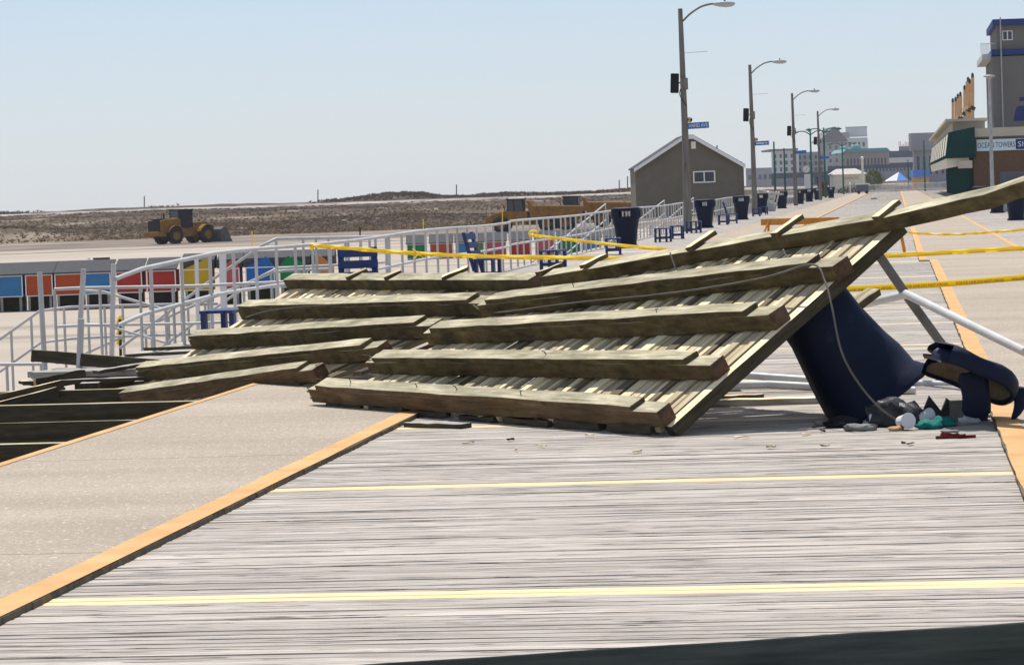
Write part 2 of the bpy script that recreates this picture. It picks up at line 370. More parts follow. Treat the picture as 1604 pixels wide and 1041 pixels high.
slab(XL0, XL1, 9, 460); slab(XR0, XR1, 9, 66); slab(.41, XR1, 66.02, 460)
def stripe(x0, x1, y0, y1):
    b = MB(); n = max(2, int((y1-y0)/.35)); n = min(n, 400)
    L = []; 
    for i in range(n+1):
        y = y0+(y1-y0)*i/n
        L += [(x0+U(-.008, .008)+(.022*mn.noise(Vector((y*.7, x0, 3))) if x1-x0 > .1 and x0 < 0 else 0), y, .034), (x1+U(-.006, .006), y, .034)]
    b.add(L, [(2*i, 2*i+1, 2*i+3, 2*i+2) for i in range(n)])
    o = b.build('painted_line', ['paint']); o.rotation_euler = (0, 0, -PSI); return struct(o)
stripe(XL1-.155, XL1+.003, 9, 460); stripe(XL0-.002, XL0+.075, 9, 460)
stripe(XR0-.003, XR0+.16, 9, 66); stripe(.408, .56, 66.02, 460); stripe(XR1-.13, XR1+.003, 9, 460)

# joists left bare where the deck boards are torn off, with tall dark sides standing in for the shade below
for i, y in enumerate((14.5, 17.0, 19.5, 21.9, 24.2, 26.6, 29.0, 31.2)):
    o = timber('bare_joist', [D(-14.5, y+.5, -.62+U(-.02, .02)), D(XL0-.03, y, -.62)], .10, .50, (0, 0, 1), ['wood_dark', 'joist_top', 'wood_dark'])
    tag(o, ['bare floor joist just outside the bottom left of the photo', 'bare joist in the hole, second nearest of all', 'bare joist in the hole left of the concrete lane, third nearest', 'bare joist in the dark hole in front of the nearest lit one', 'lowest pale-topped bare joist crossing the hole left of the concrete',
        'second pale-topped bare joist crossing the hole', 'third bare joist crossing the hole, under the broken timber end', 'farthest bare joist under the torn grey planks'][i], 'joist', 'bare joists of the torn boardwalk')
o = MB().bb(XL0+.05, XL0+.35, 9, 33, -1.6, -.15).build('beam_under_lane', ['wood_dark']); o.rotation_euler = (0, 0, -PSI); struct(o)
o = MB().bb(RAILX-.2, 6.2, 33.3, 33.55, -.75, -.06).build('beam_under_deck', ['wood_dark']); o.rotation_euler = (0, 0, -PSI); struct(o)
o = MB().bb(RAILX-.2, RAILX+.1, 33.6, 460, -.6, -.06).build('edge_beam', ['plank_grey']); o.rotation_euler = (0, 0, -PSI); struct(o)

# ------------------------------------------------------------------ setting: beach and dunes
def sm(a, b, x):
    t = max(0, min(1, (x-a)/(b-a))); return t*t*(3-2*t)
def dune_h(x, y):
    n = mn.noise(Vector((x*.035, y*.02, 1.7)))
    n2 = mn.noise(Vector((x*.12, y*.08, 4.1)))
    z = -2.4+1.15*sm(392, 450, y)+1.0*sm(455, 545, y)+.85*sm(545, 625, y)
    z += (.55*n+.25*n2)*sm(395, 440, y)*(1-.55*sm(540, 620, y))
    z += .38*sm(628, 632, y)+.12*sm(632, 700, y)
    z += 1.1*math.exp(-((x/y+.158)/.012)**2)*sm(400, 425, y)*(1-sm(440, 480, y))
    z += (1.7*math.exp(-((x/y+.018)/.022)**2)+.45)*max(0, .45+1.0*mn.noise(Vector((x*.055, 8.1, 2)))+.35*mn.noise(Vector((x*.25, y*.1, 5))))*sm(636, 656, y)*(1-sm(690, 740, y))
    z -= 3.0*sm(720, 900, y)
    return z
def dune_mat():
    m = bpy.data.materials.new('dune_ground'); m.use_nodes = True; t = m.node_tree; N = t.nodes; L = t.links; b = N['Principled BSDF']; b.inputs['Roughness'].default_value = .95; b.inputs['Specular IOR Level'].default_value = .1
    tc = N.new('ShaderNodeTexCoord'); sx = N.new('ShaderNodeSeparateXYZ'); L.new(tc.outputs['Object'], sx.inputs[0])
    def nz(sc, st, dt=6):
        mp = N.new('ShaderNodeMapping'); mp.inputs['Scale'].default_value = st; L.new(tc.outputs['Object'], mp.inputs[0])
        n = N.new('ShaderNodeTexNoise'); n.inputs['Scale'].default_value = sc; n.inputs['Detail'].default_value = dt; L.new(mp.outputs[0], n.inputs['Vector']); return n
    n1 = nz(.02, (1, .5, 1)); a = N.new('ShaderNodeMath'); a.operation = 'MULTIPLY_ADD'; a.inputs[1].default_value = 110; L.new(n1.outputs[0], a.inputs[0]); L.new(sx.outputs[1], a.inputs[2])
    mr = N.new('ShaderNodeMapRange'); mr.inputs[1].default_value = 440; mr.inputs[2].default_value = 690; L.new(a.outputs[0], mr.inputs[0])
    rp = N.new('ShaderNodeValToRGB'); cr_ = rp.color_ramp
    for k, (p_, c) in enumerate(((0, (.31, .25, .19)), (.06, (.14, .103, .068)), (.13, (.07, .047, .031)), (.25, (.07, .047, .031)), (.33, (.105, .075, .05)), (.55, (.095, .067, .045)), (.66, (.07, .046, .031)), (1, (.07, .047, .032)))):
        e = cr_.elements[k] if k < 2 else cr_.elements.new(p_)
        e.position = p_; e.color = (*c, 1)
    L.new(mr.outputs[0], rp.inputs[0])
    n2 = nz(.10, (1, .35, 1), 8); r2 = N.new('ShaderNodeValToRGB'); r2.color_ramp.elements[0].position = .56; r2.color_ramp.elements[1].position = .68; L.new(n2.outputs[0], r2.inputs[0])
    mx = N.new('ShaderNodeMixRGB'); L.new(r2.outputs[0], mx.inputs[0]); L.new(rp.outputs[0], mx.inputs[1]); mx.inputs[2].default_value = (.24, .19, .14, 1)
    n3 = nz(.5, (1, .5, 1), 8); m3 = N.new('ShaderNodeMixRGB'); m3.blend_type = 'OVERLAY'; m3.inputs[0].default_value = .35; L.new(mx.outputs[0], m3.inputs[1]); L.new(n3.outputs[0], m3.inputs[2])
    L.new(m3.outputs[0], b.inputs['Base Color'])
    bp = N.new('ShaderNodeBump'); bp.inputs['Strength'].default_value = .6; bp.inputs['Distance'].default_value = .1; L.new(n3.outputs[0], bp.inputs['Height']); L.new(bp.outputs[0], b.inputs['Normal'])
    return m
M['dune'] = dune_mat()
M['dune_rim'] = mat('pale_sand_rim', (.36, .32, .28), .95, (.10, .075, .055), .12, (1, 1, 1), lo=.5, hi=.72)
b = MB(); b.add([(-1500, -200, -2.42), (1500, -200, -2.42), (1500, 392, -2.42), (-1500, 392, -2.42)], [(0, 1, 2, 3)])
struct(b.build('beach_sand', 'sand'))
b = MB(); ys = [390, 394]+[398+4*i for i in range(56)]+[624, 628, 629, 631, 632, 634]+[640+8*i for i in range(12)]+[760, 820, 900, 3000]; nx = 150
for y in ys:
    for i in range(nx+1):
        x = y*(-.26+.40*i/nx); b.v.append((x, y, dune_h(x, y) if y > 390 else -2.45))
for j in range(len(ys)-1):
    for i in range(nx):
        a = j*(nx+1)+i; b.f.append((a, a+1, a+nx+2, a+nx+1)); b.mi.append(1 if 627.5 < ys[j] < 632.5 else 0); b.sm.append(True)
struct(b.build('dunes', ['dune', 'dune_rim']))
# tyre-churned wet strip in front of the dunes
b = MB()
for k, (y, w) in enumerate(((303, 6), (350, 52), (384, 8))):
    n = 120; L = []
    for i in range(n+1):
        x = -110+190*i/n; d = 4*mn.noise(Vector((x*.05, k*3.3, 0))); e = 3*mn.noise(Vector((x*.09, k*5.3, 9)))
        L += [(x, y+d-w/2+e, -2.414+.004*k), (x, min(391, y+d+w/2), -2.412+.004*k)]
    b.add(L, [(2*i, 2*i+2, 2*i+3, 2*i+1) for i in range(n)])
M['wetsand'] = mat('churned_sand', (.13, .10, .08), .95, (.24, .195, .155), .15, (1, 1, 1), bump=.6, bscale=1.5)
struct(b.build('churned_sand', 'wetsand'))
def tufts(name, mt, n, fy, h0, h1, keep, blades=6, spread=.5):
    b = MB()
    for _ in range(n):
        y = fy(); x = y*U(-.19, .065)
        if not keep(x, y): continue
        z = dune_h(x, y)-.03; hh = U(h0, h1); c = (x, y, z)
        vs = [c]; fs = []
        for k in range(blades):
            a = U(0, 6.28); r = U(.3, 1)*spread; q = U(.45, 1)*hh; wv = U(.06, .16)
            px_, py_ = x+math.cos(a)*r, y+math.sin(a)*r
            vs += [(x+math.cos(a+1.4)*wv+math.cos(a)*r*.3, y+math.sin(a)*r*.3, z+q*.4), (px_, py_, z+q), (x-math.cos(a+1.4)*wv+math.cos(a)*r*.3, y+math.sin(a)*r*.3, z+q*.3)]
            m = len(vs)-3; fs.append((0, m, m+1, m+2))
        b.add(vs, fs)
    return tag(b.build(name, mt), kind='stuff')
def gmask(x, y):
    n = mn.noise(Vector((x*.03, y*.012, 7.7)))+.5*mn.noise(Vector((x*.1, y*.05, 2.2)))
    return n+.25*sm(540, 600, y) > U(-.25, .45)
tufts('dune_grass', 'grass', 12000, lambda: 396+R()**1.6*190, .15, .5, gmask)
tufts('dune_scrub', 'shrub', 6500, lambda: random.choice((U(418, 462), U(545, 626))), .12, .30, lambda x, y: mn.noise(Vector((x*.03, y*.02, 3.3))) > U(-.5, .4), blades=8, spread=.9)
def ridge(x, y):
    q = x/y
    return mn.noise(Vector((x*.05, 5.5, 0)))+.9*math.exp(-((q+.018)/.022)**2) > U(-.25, .35)
tufts('ridge_shrubs', 'shrub', 4500, lambda: U(640, 690), .25, .7, ridge, blades=9, spread=.8)
tufts('ridge_bushes', 'shrub', 2600, lambda: U(648, 672), .3, .8, lambda x, y: math.exp(-((x/y+.018)/.021)**2)*(.55+1.1*mn.noise(Vector((x*.11, 3, 3)))) > U(.3, .55), blades=12, spread=1.1)

# ground under the town side
b = MB(); q = [D(6.2, -50, -.3), D(900, -50, -.3), D(900, 3000, -.3), D(6.2, 3000, -.3)]
b.add(q, [(0, 1, 2, 3)]); struct(b.build('town_ground', 'concrete'))
b = MB(); q = [D(-30, 470, -.35), D(6.15, 470, -.35), D(6.15, 3000, -.35), D(-120, 3000, -.35)]
b.add(q, [(0, 1, 2, 3)]); struct(b.build('far_ground', 'concrete'))

# ------------------------------------------------------------------ collapsed deck, two overturned panels
def bil(c, s, t): return (c[0].lerp(c[1], s)).lerp(c[2].lerp(c[3], s), t)
def bnorm(c, s, t):
    a = bil(c, s+.01, t)-bil(c, s-.01, t); d = bil(c, s, t+.01)-bil(c, s, t-.01); return a.cross(d).normalized()
JW, JH = .14, .163
def panel(label, c, joists, nplank, srange, trange, cap, group, cleats, names, seed):
    random.seed(seed)
    root = thing('collapsed_deck_panel', label, 'wreckage', bil(c, .5, 0), 0, group)
    u = (c[1]-c[0]).normalized()
    s = srange[0]; L = (c[1]-c[0]).length
    prev = 0
    while s < srange[1]:
        w = random.choice((.062, .075, .088, .088, .13)); ds = w/L
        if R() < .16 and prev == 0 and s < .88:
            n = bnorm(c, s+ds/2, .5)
            timber('plank', [bil(c, s+ds/2, trange[0]+.03)-n*.085, bil(c, s+ds/2, trange[1]-.03)-n*.085], w+.03, .03, n, ['wood_dark'], root, .002, 4, 0)  # dark recessed strip set in for the black shade of an open gap
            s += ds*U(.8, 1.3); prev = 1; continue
        prev = 0
        t0, t1 = trange[0]+U(-.012, .012), trange[1]+U(-.02, .02)
        sm_ = s+ds/2
        n = bnorm(c, sm_, .5); kind = R()
        mt = 'plank_new' if kind < .07 else ('plank_tan' if kind < .12 else ('plank_dark' if kind < .24 else 'plank'))
        lift = U(-.03, .004)
        timber('plank', [bil(c, sm_, t0)+n*(lift-.038), bil(c, sm_+U(-.2, .2)*ds, t1)+n*(lift-.038)], w-.006, .038, n, [mt], root, .002, 4, 0)
        s += ds+random.choice((U(.002, .012), U(.012, .03) if s < .7 else U(0, .006)))/L
    if trange[0] == 0:
        se = .985; n = bnorm(c, se, .5)
        timber('edge_plank', [bil(c, se, .0)-n*.095, bil(c, se+.01, 1.03)-n*.095], .10, .095, n, ['wood_dark', 'plank', 'wood_dark'], root, .004, 8, .004)
    for (t, s0, s1, brown) in joists:
        pts = [bil(c, s0+(s1-s0)*k/4, t) for k in range(5)]
        n = bnorm(c, .5, t)
        hb = JH-.042
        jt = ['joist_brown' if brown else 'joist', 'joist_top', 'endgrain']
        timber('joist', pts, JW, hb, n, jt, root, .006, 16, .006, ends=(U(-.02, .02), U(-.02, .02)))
        a, e = cap
        k = (s1-s0)
        q = [bil(c, s0+k*(a+(1-a-e)*i/4), t)+n*(hb-.002) for i in range(5)]
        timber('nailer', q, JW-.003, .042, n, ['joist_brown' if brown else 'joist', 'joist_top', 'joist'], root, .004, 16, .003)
    return root
A0 = Vector((-1.6, 26.0, .07)); A1 = Vector((1.08, 21.75, .07)); B0 = Vector((.30, 27.2, .90)); B1 = Vector((2.74, 22.74, 1.36))
CRt = (A0, A1, B0, B1)
right = panel('right half of the collapsed boardwalk deck lying upside down, propped on the crushed blue can', CRt,
    [(.015, -.005, .985, 1), (.25, .0, .985, 0), (.50, .0, .995, 0), (.745, .0, 1.02, 0)], 40, (.03, .965), (.0, 1.03), (.03, .06), 'overturned deck panels', [], [], 11)
C0 = Vector((-4.30, 32.7, -.37)); C1 = Vector((-1.72, 28.5, .10)); E0 = Vector((-2.30, 33.8, .80)); E1 = Vector((.28, 27.4, .88))
CLt = (C0, C1, E0, E1)
left = panel('left half of the collapsed boardwalk deck, sagging over the hole beside the white railing', CLt,
    [(.015, -.10, 1.0, 1), (.25, .0, 1.05, 0), (.50, .015, 1.045, 0), (.745, .02, 1.035, 0)], 40, (.0, .97), (-.02, 1.02), (.01, .05), 'overturned deck panels', [], [], 23)
random.seed(99)
def topbeam(c, root, s0, s1, ext=None):
    n = bnorm(c, .5, 1)
    pts = [bil(c, s0+(s1-s0)*k/5, 1.0) for k in range(6)]
    if ext: pts += [Vector(e) for e in ext]
    timber('joist', pts, JW, JH-.05, n, ['joist', 'joist_top', 'endgrain'], root, .004, 16, .007)
topbeam(CLt, left, 0, .99)
topbeam(CRt, right, .015, 1, [(3.05, 22.15, 1.44), (3.32, 21.65, 1.51), (3.46, 21.4, 1.565), (3.7, 20.95, 1.64)])
def cleat(root, c, s, L, up_, mt, nm, w=.09, t0=-.08):
    v = (bil(c, s, 1)-bil(c, s, 0)).normalized(); n = bnorm(c, s, 1)
    p = bil(c, s, 1)+n*(JH-.047)+v*t0
    timber('cleat', [p, p+(v+n*up_).normalized()*L], w, .036, n, ['joist', mt, 'endgrain'], root, .003, 3, .003)  # pale top and dark sides put lit and shaded faces into the colour
n = Vector((0, 0, 1)); random.seed(17)
for k in range(7):
    s0 = .04+k*.135; a_, e_ = bil(CRt, s0, 0), bil(CRt, s0+U(.09, .125), 0)
    timber('sill_block', [Vector((a_.x, a_.y+U(-.02, .03), .0)), Vector((e_.x, e_.y+U(-.02, .03), U(0, .015)))], U(.06, .1), U(.03, .07), n, ['wood_dark'], right, .012, 5, .004)
for s, L, up_ in ((.31, .22, -.1), (.47, .18, -.1), (.70, .26, -.08)): cleat(left, CLt, s, L, up_, 'plank', '')
for s, L, up_ in ((.02, .24, -.08), (.17, .24, -.05), (.50, .27, .0), (.74, .28, -.04), (1.0, .22, -.06)): cleat(right, CRt, s, L, up_, 'plank', '')
for s_, t_, l_ in ((.12, .015, .07), (.33, .015, .05), (.45, .015, .06), (.63, .015, .05), (.55, .25, .05), (.70, .5, .05), (.30, .745, .05)):
    n = bnorm(CRt, s_, t_); p = bil(CRt, s_, t_)+n*JH; d = Vector((U(-.5, .5), U(-.5, 0), 0))
    MB().tube([p-n*.01, p+n*l_*.5+d*l_*.3, p+n*l_*.6+d*l_*1.4], .004, 5).build('nail', 'wood_dark', right, world=True)
def splint(root, c, s_, t_, dirn, k_, m_='joist_brown'):
    b = MB(); n = bnorm(c, s_, t_); u = (bil(c, .9, t_)-bil(c, .1, t_)).normalized()*dirn; v = n.cross(u)
    for q in range(k_):
        p = bil(c, s_, t_)+n*U(.01, JH-.01)+v*U(-.06, .06); b.bar(p-u*.05, p+u*U(.02, .10)+n*U(-.01, .02), U(.006, .02), U(.004, .012))
    b.build('splinters', m_, root, world=True)
splint(right, CRt, -.005, .015, -1, 14); splint(right, CRt, .0, .25, -1, 8, 'joist'); splint(left, CLt, -.10, .015, -1, 10, 'joist'); splint(left, CLt, 1.0, .015, 1, 8)
# nails sticking out of the planks
for s, t in ((.80, .82), (.83, .84), (.45, .95)):
    n = bnorm(CRt, s, t); p = bil(CRt, s, t)
    MB().tube([p, p+n*.13+Vector((.01, 0, .02))], .006, 6).build('nail', 'metal', right, world=True)

# loose timbers and boards round the wreck
def loose(label, pts, w, h, mats, n=(0, 0, 1), name='loose_board', cat='board', grp='loose boards around the wreck', **k):
    return tag(timber(name, pts, w, h, n, mats, None, **k), label, cat, grp)
loose('short black board lying on the deck below the wreck', [G(640, 668), G(731, 670)], .13, .035, ['wood_dark', 'plank_grey', 'wood_dark'])
loose('long brown board on the deck left of the crushed blue can', [G(1085, 637), G(1330, 630)], .14, .05, ['plank_grey', 'plank', 'wood_dark'])
loose('shorter brown board behind the panel corner, upper of two', [G(1085, 629), G(1196, 625)], .12, .045, ['joist_brown', 'plank', 'endgrain'])
loose('upright stub of grey timber behind the tilted panel', [G(1147, 612), G(1147, 612)+Vector((.0, 0, .14))], .13, .10, ['plank_grey'], n=(0, -1, 0))
loose('stub of timber poking out behind the crushed can', [P(1318, 500, 23.6), P(1371, 462, 23.9)], .12, .06, ['joist', 'joist_top', 'endgrain'], n=(-.3, -.4, 1))
loose('thin board under the front timber of the left panel', [D(-5.0, 27.5, .035), D(-3.9, 26.2, .035)], .12, .04, ['wood_dark', 'plank', 'endgrain'])
loose('dark plank jutting left across the white railing posts', [P(50, 566, 34.5), P(275, 584, 33.6)], .05, .13, ['wood_dark', 'joist_top', 'wood_dark'], n=(0, .12, 1))
loose('grey plank edge at the lip of the torn deck, left', [P(40, 603, 33.2), P(236, 596, 32.8)], .14, .045, ['wood_dark', 'plank_grey', 'wood_dark'])
loose('pale brace plank slanting up from the left edge, upper of two', [P(-40, 652, 31.0), P(98, 620, 32.2)], .09, .16, ['wood_dark', 'plank', 'plank_grey'], n=(0, .3, 1))
loose('pale brace plank slanting up from the left edge, lower of two', [P(-40, 662, 30.7), P(88, 628, 31.9)], .09, .14, ['wood_dark', 'plank', 'plank_grey'], n=(0, .3, 1))
o = loose('broken dark beam with a splintered orange end over the hole', [P(56, 612, 33.0), P(135, 598, 33.2)], .12, .13, ['wood_dark', 'wood_dark', 'splinter'], jit=.012)
b = MB(); random.seed(4)
for k in range(26):
    c = P(50+U(-8, 10), 607+U(-7, 7), 33.0); d = Vector((-U(.05, .16), U(-.05, .05), U(-.08, .06)))
    b.bar(c, c+d, U(.01, .03), U(.006, .02))
b.build('splinters', 'splinter', o).matrix_parent_inverse = o.matrix_local.inverted()
loose('small block of wood lying on the brace planks at left', [P(28, 629, 32), P(58, 628, 32)], .09, .06, ['wood_dark', 'plank', 'plank_grey'], name='wood_block', cat='block', grp='sawn post ends at the torn deck')
for i, (x0, y0, w, hh) in enumerate(((143, 598, .19, .55), (219, 596, .10, .5))):
    p = P(x0, y0, 32.6)
    loose(('thick sawn post end standing in the hole', 'thin post stub beside the end of the left panel')[i], [p-Vector((0, 0, hh)), p], w, w, ['wood_dark', 'wood_dark', 'plank_grey'], n=(0, -1, 0), name='post_stub', cat='post', grp='sawn post ends at the torn deck')
loose('dark blurred plank edge along the bottom right of the photo', [P(430, 1050, 11.1)-Vector((0, 0, .16)), P(1700, 968.7, 10.9)-Vector((0, 0, .16))], .03, .16, ['wood_near'], n=(0, .25, 1), name='foreground_plank', cat='plank', grp=None)
for lab, a, e, w_, m_ in (('grey board lying loose on the deck behind the dark jutting plank', (196, 559, 35.0), (318, 553, 35.3), .10, 'plank_grey'), ('dark board lying beneath the blue bench on the landing', (226, 549, 36.4), (330, 545, 36.6), .11, 'wood_dark'),
        ('short tilted grey board at the torn lip left of the left panel', (150, 585, 33.0), (232, 572, 33.4), .12, 'plank_grey'), ('broken brown board hanging off the torn lip at far left', (36, 600, 33.6), (96, 612, 33.1), .11, 'plank'),
        ('dark slat bridging the gap between both deck panels', (560, 588, 27.4), (664, 552, 28.3), .09, 'wood_dark'), ('pale slat poking out between both deck panels', (600, 582, 27.6), (690, 548, 28.4), .08, 'plank'), ('thin dark slat behind the fold of the two panels', (640, 560, 28.6), (735, 520, 29.4), .08, 'plank_dark')):
    loose(lab, [P(*a), P(*e)], w_, .035, ['wood_dark', m_, 'endgrain'])
# small torn landing outside the railing
b = MB(); random.seed(5)
for i in range(6):
    y = 32.5+i*.17; b.bb(-8.9-U(0, .25), -7.6+U(0, .5), y, y+.155, -.06, U(-.012, .003))
o = b.build('landing', 'plank_grey'); o.rotation_euler = (0, 0, -PSI); struct(o)

# ------------------------------------------------------------------ pipe railings
def rail(label, top, hgt, posts, r=.024, mid=.5, name='pipe_railing', grp='white pipe railings', rp=.022, mats='pipe_rail', extra=None, drop=None):
    """top: world polyline of the top rail; posts: list of arclength fractions"""
    root = thing(name, label, 'railing', (top[0].x, top[0].y, top[0].z-hgt), 0, grp)
    MB().tube(top, r, 8).build('top_rail', mats, root, world=True)
    if mid: MB().tube([p-Vector((0, 0, hgt*mid)) for p in top], r*.9, 8).build('mid_rail', mats, root, world=True)
    seg = [(top[i+1]-top[i]).length for i in range(len(top)-1)]; T = sum(seg)
    for f in posts:
        d = f*T; i = 0
        while i < len(seg)-1 and d > seg[i]: d -= seg[i]; i += 1
        p = top[i].lerp(top[i+1], min(1, d/seg[i]))
        MB().tube([p-Vector((0, 0, hgt if drop is None else drop)), p], rp, 8).build('post', mats, root, world=True)
    return root
random.seed(31)
ya = 37.0
top = [D(RAILX-.02*R(), y, 1.05+(0.0 if y < 37.5 else .02*math.sin(y*.35))) for y in [ya+i*1.35 for i in range(26)]]
top[0] = P(180, 437, 36.0); top[1] = P(222, 421, 37.0)
ROOT = rail('long white pipe railing nearest the wreck with yellow tape tied to it', top, 1.05, [i/25 for i in range(1, 26)], r=.027, rp=.022)
top = [D(RAILX-.03*R(), y, 1.05+.02*math.sin(y*.2)) for y in [70.8+i*1.35 for i in range(80)]]
rail('white pipe railing running past the benches towards the tan hut', top, 1.05, [i/79 for i in range(80)], r=.027, rp=.021)
top = [D(RAILX-.03*R(), y, 1.05) for y in [179+i*2.7 for i in range(18)]]
rail('white pipe railing beyond the tan hut beside the second lamp post', top, 1.05, [i/35 for i in range(36)], r=.027, rp=.021)
top = [D(RAILX, y, 1.05) for y in [238+i*8 for i in range(24)]]
rail('farthest white pipe railing behind the far row of blue cans', top, 1.05, [i/80 for i in range(81)], r=.027, rp=.021)
# bare posts left standing at the torn end
for lab, a, bt, y, r in (('leaning bare grey post, leftmost beside the dark jutting plank', (62, 426), (71, 588), 35.2, .030), ('bare grey post with a rusty top, second from the left', (131, 421), (126, 500), 35.2, .030), ('bare grey post just left of the cut end of the long railing', (178, 413), (175, 560), 36.2, .030)):
    tag(MB().tube([P(*bt, y), P(*a, y)], r, 10).build('railing_post', 'pipe'), lab, 'post', 'bare posts at the torn deck end')
t_ = tag(MB().tube([P(124, 586, 34.2), P(127, 499, 34.2)], .036, 12).build('pipe_sleeve', 'pipe_rail'), 'short bright pipe sleeve standing on the torn landing', 'post', 'bare posts at the torn deck end')
MB().bb(-.10, .10, -.10, .10, -.01, .01).build('base_plate', 'pipe', t_).location = P(124, 586, 34.2)
# beach access ramps outside the railing
rail('level ramp railing in front of the coloured boxes', [P(85, 453, 47), P(126, 451, 47), P(300, 448, 47), P(480, 440, 47)], 1.1, [0, .18, .34, .47, .62, .75, .88, 1])
rail('ramp railing sloping down at the left edge of the photo', [P(-60, 570, 53), P(0, 531, 53), P(62, 487, 53), P(108, 481, 53), P(160, 479, 54), P(340, 475, 56)], 1.05, [.06, .17, .24, .34, .46, .55, .62, .73, .8, .88, .95], mid=.5)
rail('low ramp railing at the far left edge, below the sloping one', [P(-60, 571, 45), P(68, 570, 45)], .7, [.1, .55, .97], mid=0)
rail('ramp handrail falling to the right behind the torn landing', [P(128, 455, 48), P(162, 457, 48), P(262, 486, 48)], 1.0, [.98], mid=.5, r=.022)
rail('ramp handrail rising to the right under the long railing', [P(188, 545, 51), P(325, 443, 51), P(410, 385, 51), P(432, 374, 51), P(600, 370, 58)], 1.05, [.12, .3, .46, .54, .62, .75, .9], mid=.45)
rail('lower ramp handrail behind the blue bench on the landing', [P(130, 555, 55), P(300, 480, 55), P(425, 427, 55), P(446, 424, 55), P(520, 421, 57)], .8, [.2, .4, .6, .75, .9], mid=0)
rail('ramp railing going down behind the hut end of the white railing', [D(-9.2, 101, 1.25), D(-9.8, 92, .2), D(-10.2, 84, -.5)], 1.0, [0, .25, .5, .75, 1])
rail('second ramp railing leading down before the tan hut', [D(-9.0, 124, 1.2), D(-9.4, 112, .35), D(-9.8, 104, -.3)], 1.0, [0, .25, .5, .75, 1])
rail('third short ramp railing close to the tan hut', [D(-9.0, 142, 1.2), D(-9.4, 130, .35), D(-9.8, 122, -.3)], 1.0, [0, .25, .5, .75, 1])
# paint-peeling timber posts on the ramps
for lab, x, y0, y1, Y in (('peeling white timber post behind the railing, right of the yellow box', 349, 396, 462, 50), ('peeling timber post where the taped railing bends', 607, 370, 416, 60), ('thin timber post with peeling blue paint in front of the yellow box', 308, 402, 466, 49)):
    a, e = P(x, y0, Y), P(x, y1, Y)
    tag(timber('timber_post', [e-Vector((0, 0, 1.2)), a], .10 if x != 308 else .06, .06, (0, -1, 0), ['white' if x != 607 else 'pipe'], None), lab, 'post', 'peeling timber posts')

# ------------------------------------------------------------------ blue trash cans
def make_can(label, loc):
    t = thing('trash_can', label, 'trash can', loc, 0, 'blue trash cans along the boardwalk')
    b = MB(); b.lathe([(.33, 0), (.335, .05), (.285, .10), (.29, .2), (.33, .55), (.385, .84), (.395, .86), (.385, .87), (.36, .865), (.3, .3)], 28, e=3.2, cap1=True)
    b.build('body', 'blue_plastic', t)
    b = MB()
    for k in range(4):
        a = math.pi/4+k*math.pi/2
        for da in (-.22, -.07, .07, .22):
            b.box((.465*math.cos(a+da)*.9, .465*math.sin(a+da)*.9, .965), (.13, .05, .235), 0, Matrix.Rotation(a+da+math.pi/2, 3, 'Z'))
    b.lathe([(.385, .862), (.405, .88), (.405, .90), (.36, .90)], 28, e=3.2, cap0=False, cap1=False)
    b.lathe([(.30, 1.06), (.40, 1.06), (.425, 1.09), (.42, 1.14), (.37, 1.165), (.1, 1.175)], 28, e=3.2)
    b.build('hood', 'blue_plastic', t)
    return t
cans = [(982, 388, 'blue trash can nearest of the standing row, right of a small blue bench'), (1105, 357, 'blue trash can just right of the first lamp post'), (1162, 344, 'blue trash can just left of the second lamp post'),
        (1193, 333.5, 'blue trash can half hidden behind the tipped railing cage'), (1225, 326.5, 'blue trash can right behind the tipped railing cage'), (1253, 319.5, 'blue trash can near the foot of the third lamp post, nearer one'), (1268, 316, 'blue trash can second in the far row beyond the third lamp post'), (1281, 313, 'blue trash can just before the brown kiosk'), (1302, 310, 'farthest blue trash can, right of the brown kiosk'),
        (1592, 345, 'blue trash can nearest on the right, cut by the photo edge'), (1562, 333.5, 'blue trash can on the right, behind the raised timber')]
can0 = None
for x, y, lab in cans:
    p = G(x, y)
    if can0 is None: can0 = make_can(lab, p); can0.rotation_euler = (0, 0, -PSI)
    else: dup(can0, p, -PSI+U(-.2, .2), lab)
# crushed can lying under the panel, with its torn hood
ax0 = P(1278, 486, 22.98); ax1 = P(1369, 622, 23.03)
root = thing('crushed_trash_can', 'crushed blue trash can tipped over beneath the raised panel', 'trash can', ax1)
zz = (ax1-ax0).normalized(); xx = Vector((1, .15, 0)); xx = (xx-zz*xx.dot(zz)).normalized(); yy = zz.cross(xx)
Mx = Matrix.Translation(-ax1) @ frame_mat(xx, yy, zz, ax0)
L = (ax1-ax0).length
b = MB(); b.lathe([(.25, -.16), (.275, -.13), (.265, -.05), (.275, 0), (.30, L*.35), (.335, L*.7), (.365, L*.90), (.415, L*.99), (.42, L*1.03), (.37, L*1.01), (.31, L*.6), (.25, 0)], 32, e=2.8)
random.seed(8)
b.v = [tuple(Vector(v)+Vector((.045*mn.noise(Vector(v)*3.5)+.012*mn.noise(Vector(v)*11), .045*mn.noise(Vector(v)*3.5+Vector((9, 0, 0))), .012*mn.noise(Vector(v)*9)))) for v in b.v]
b.build('body', 'blue_plastic', root).matrix_local = Mx
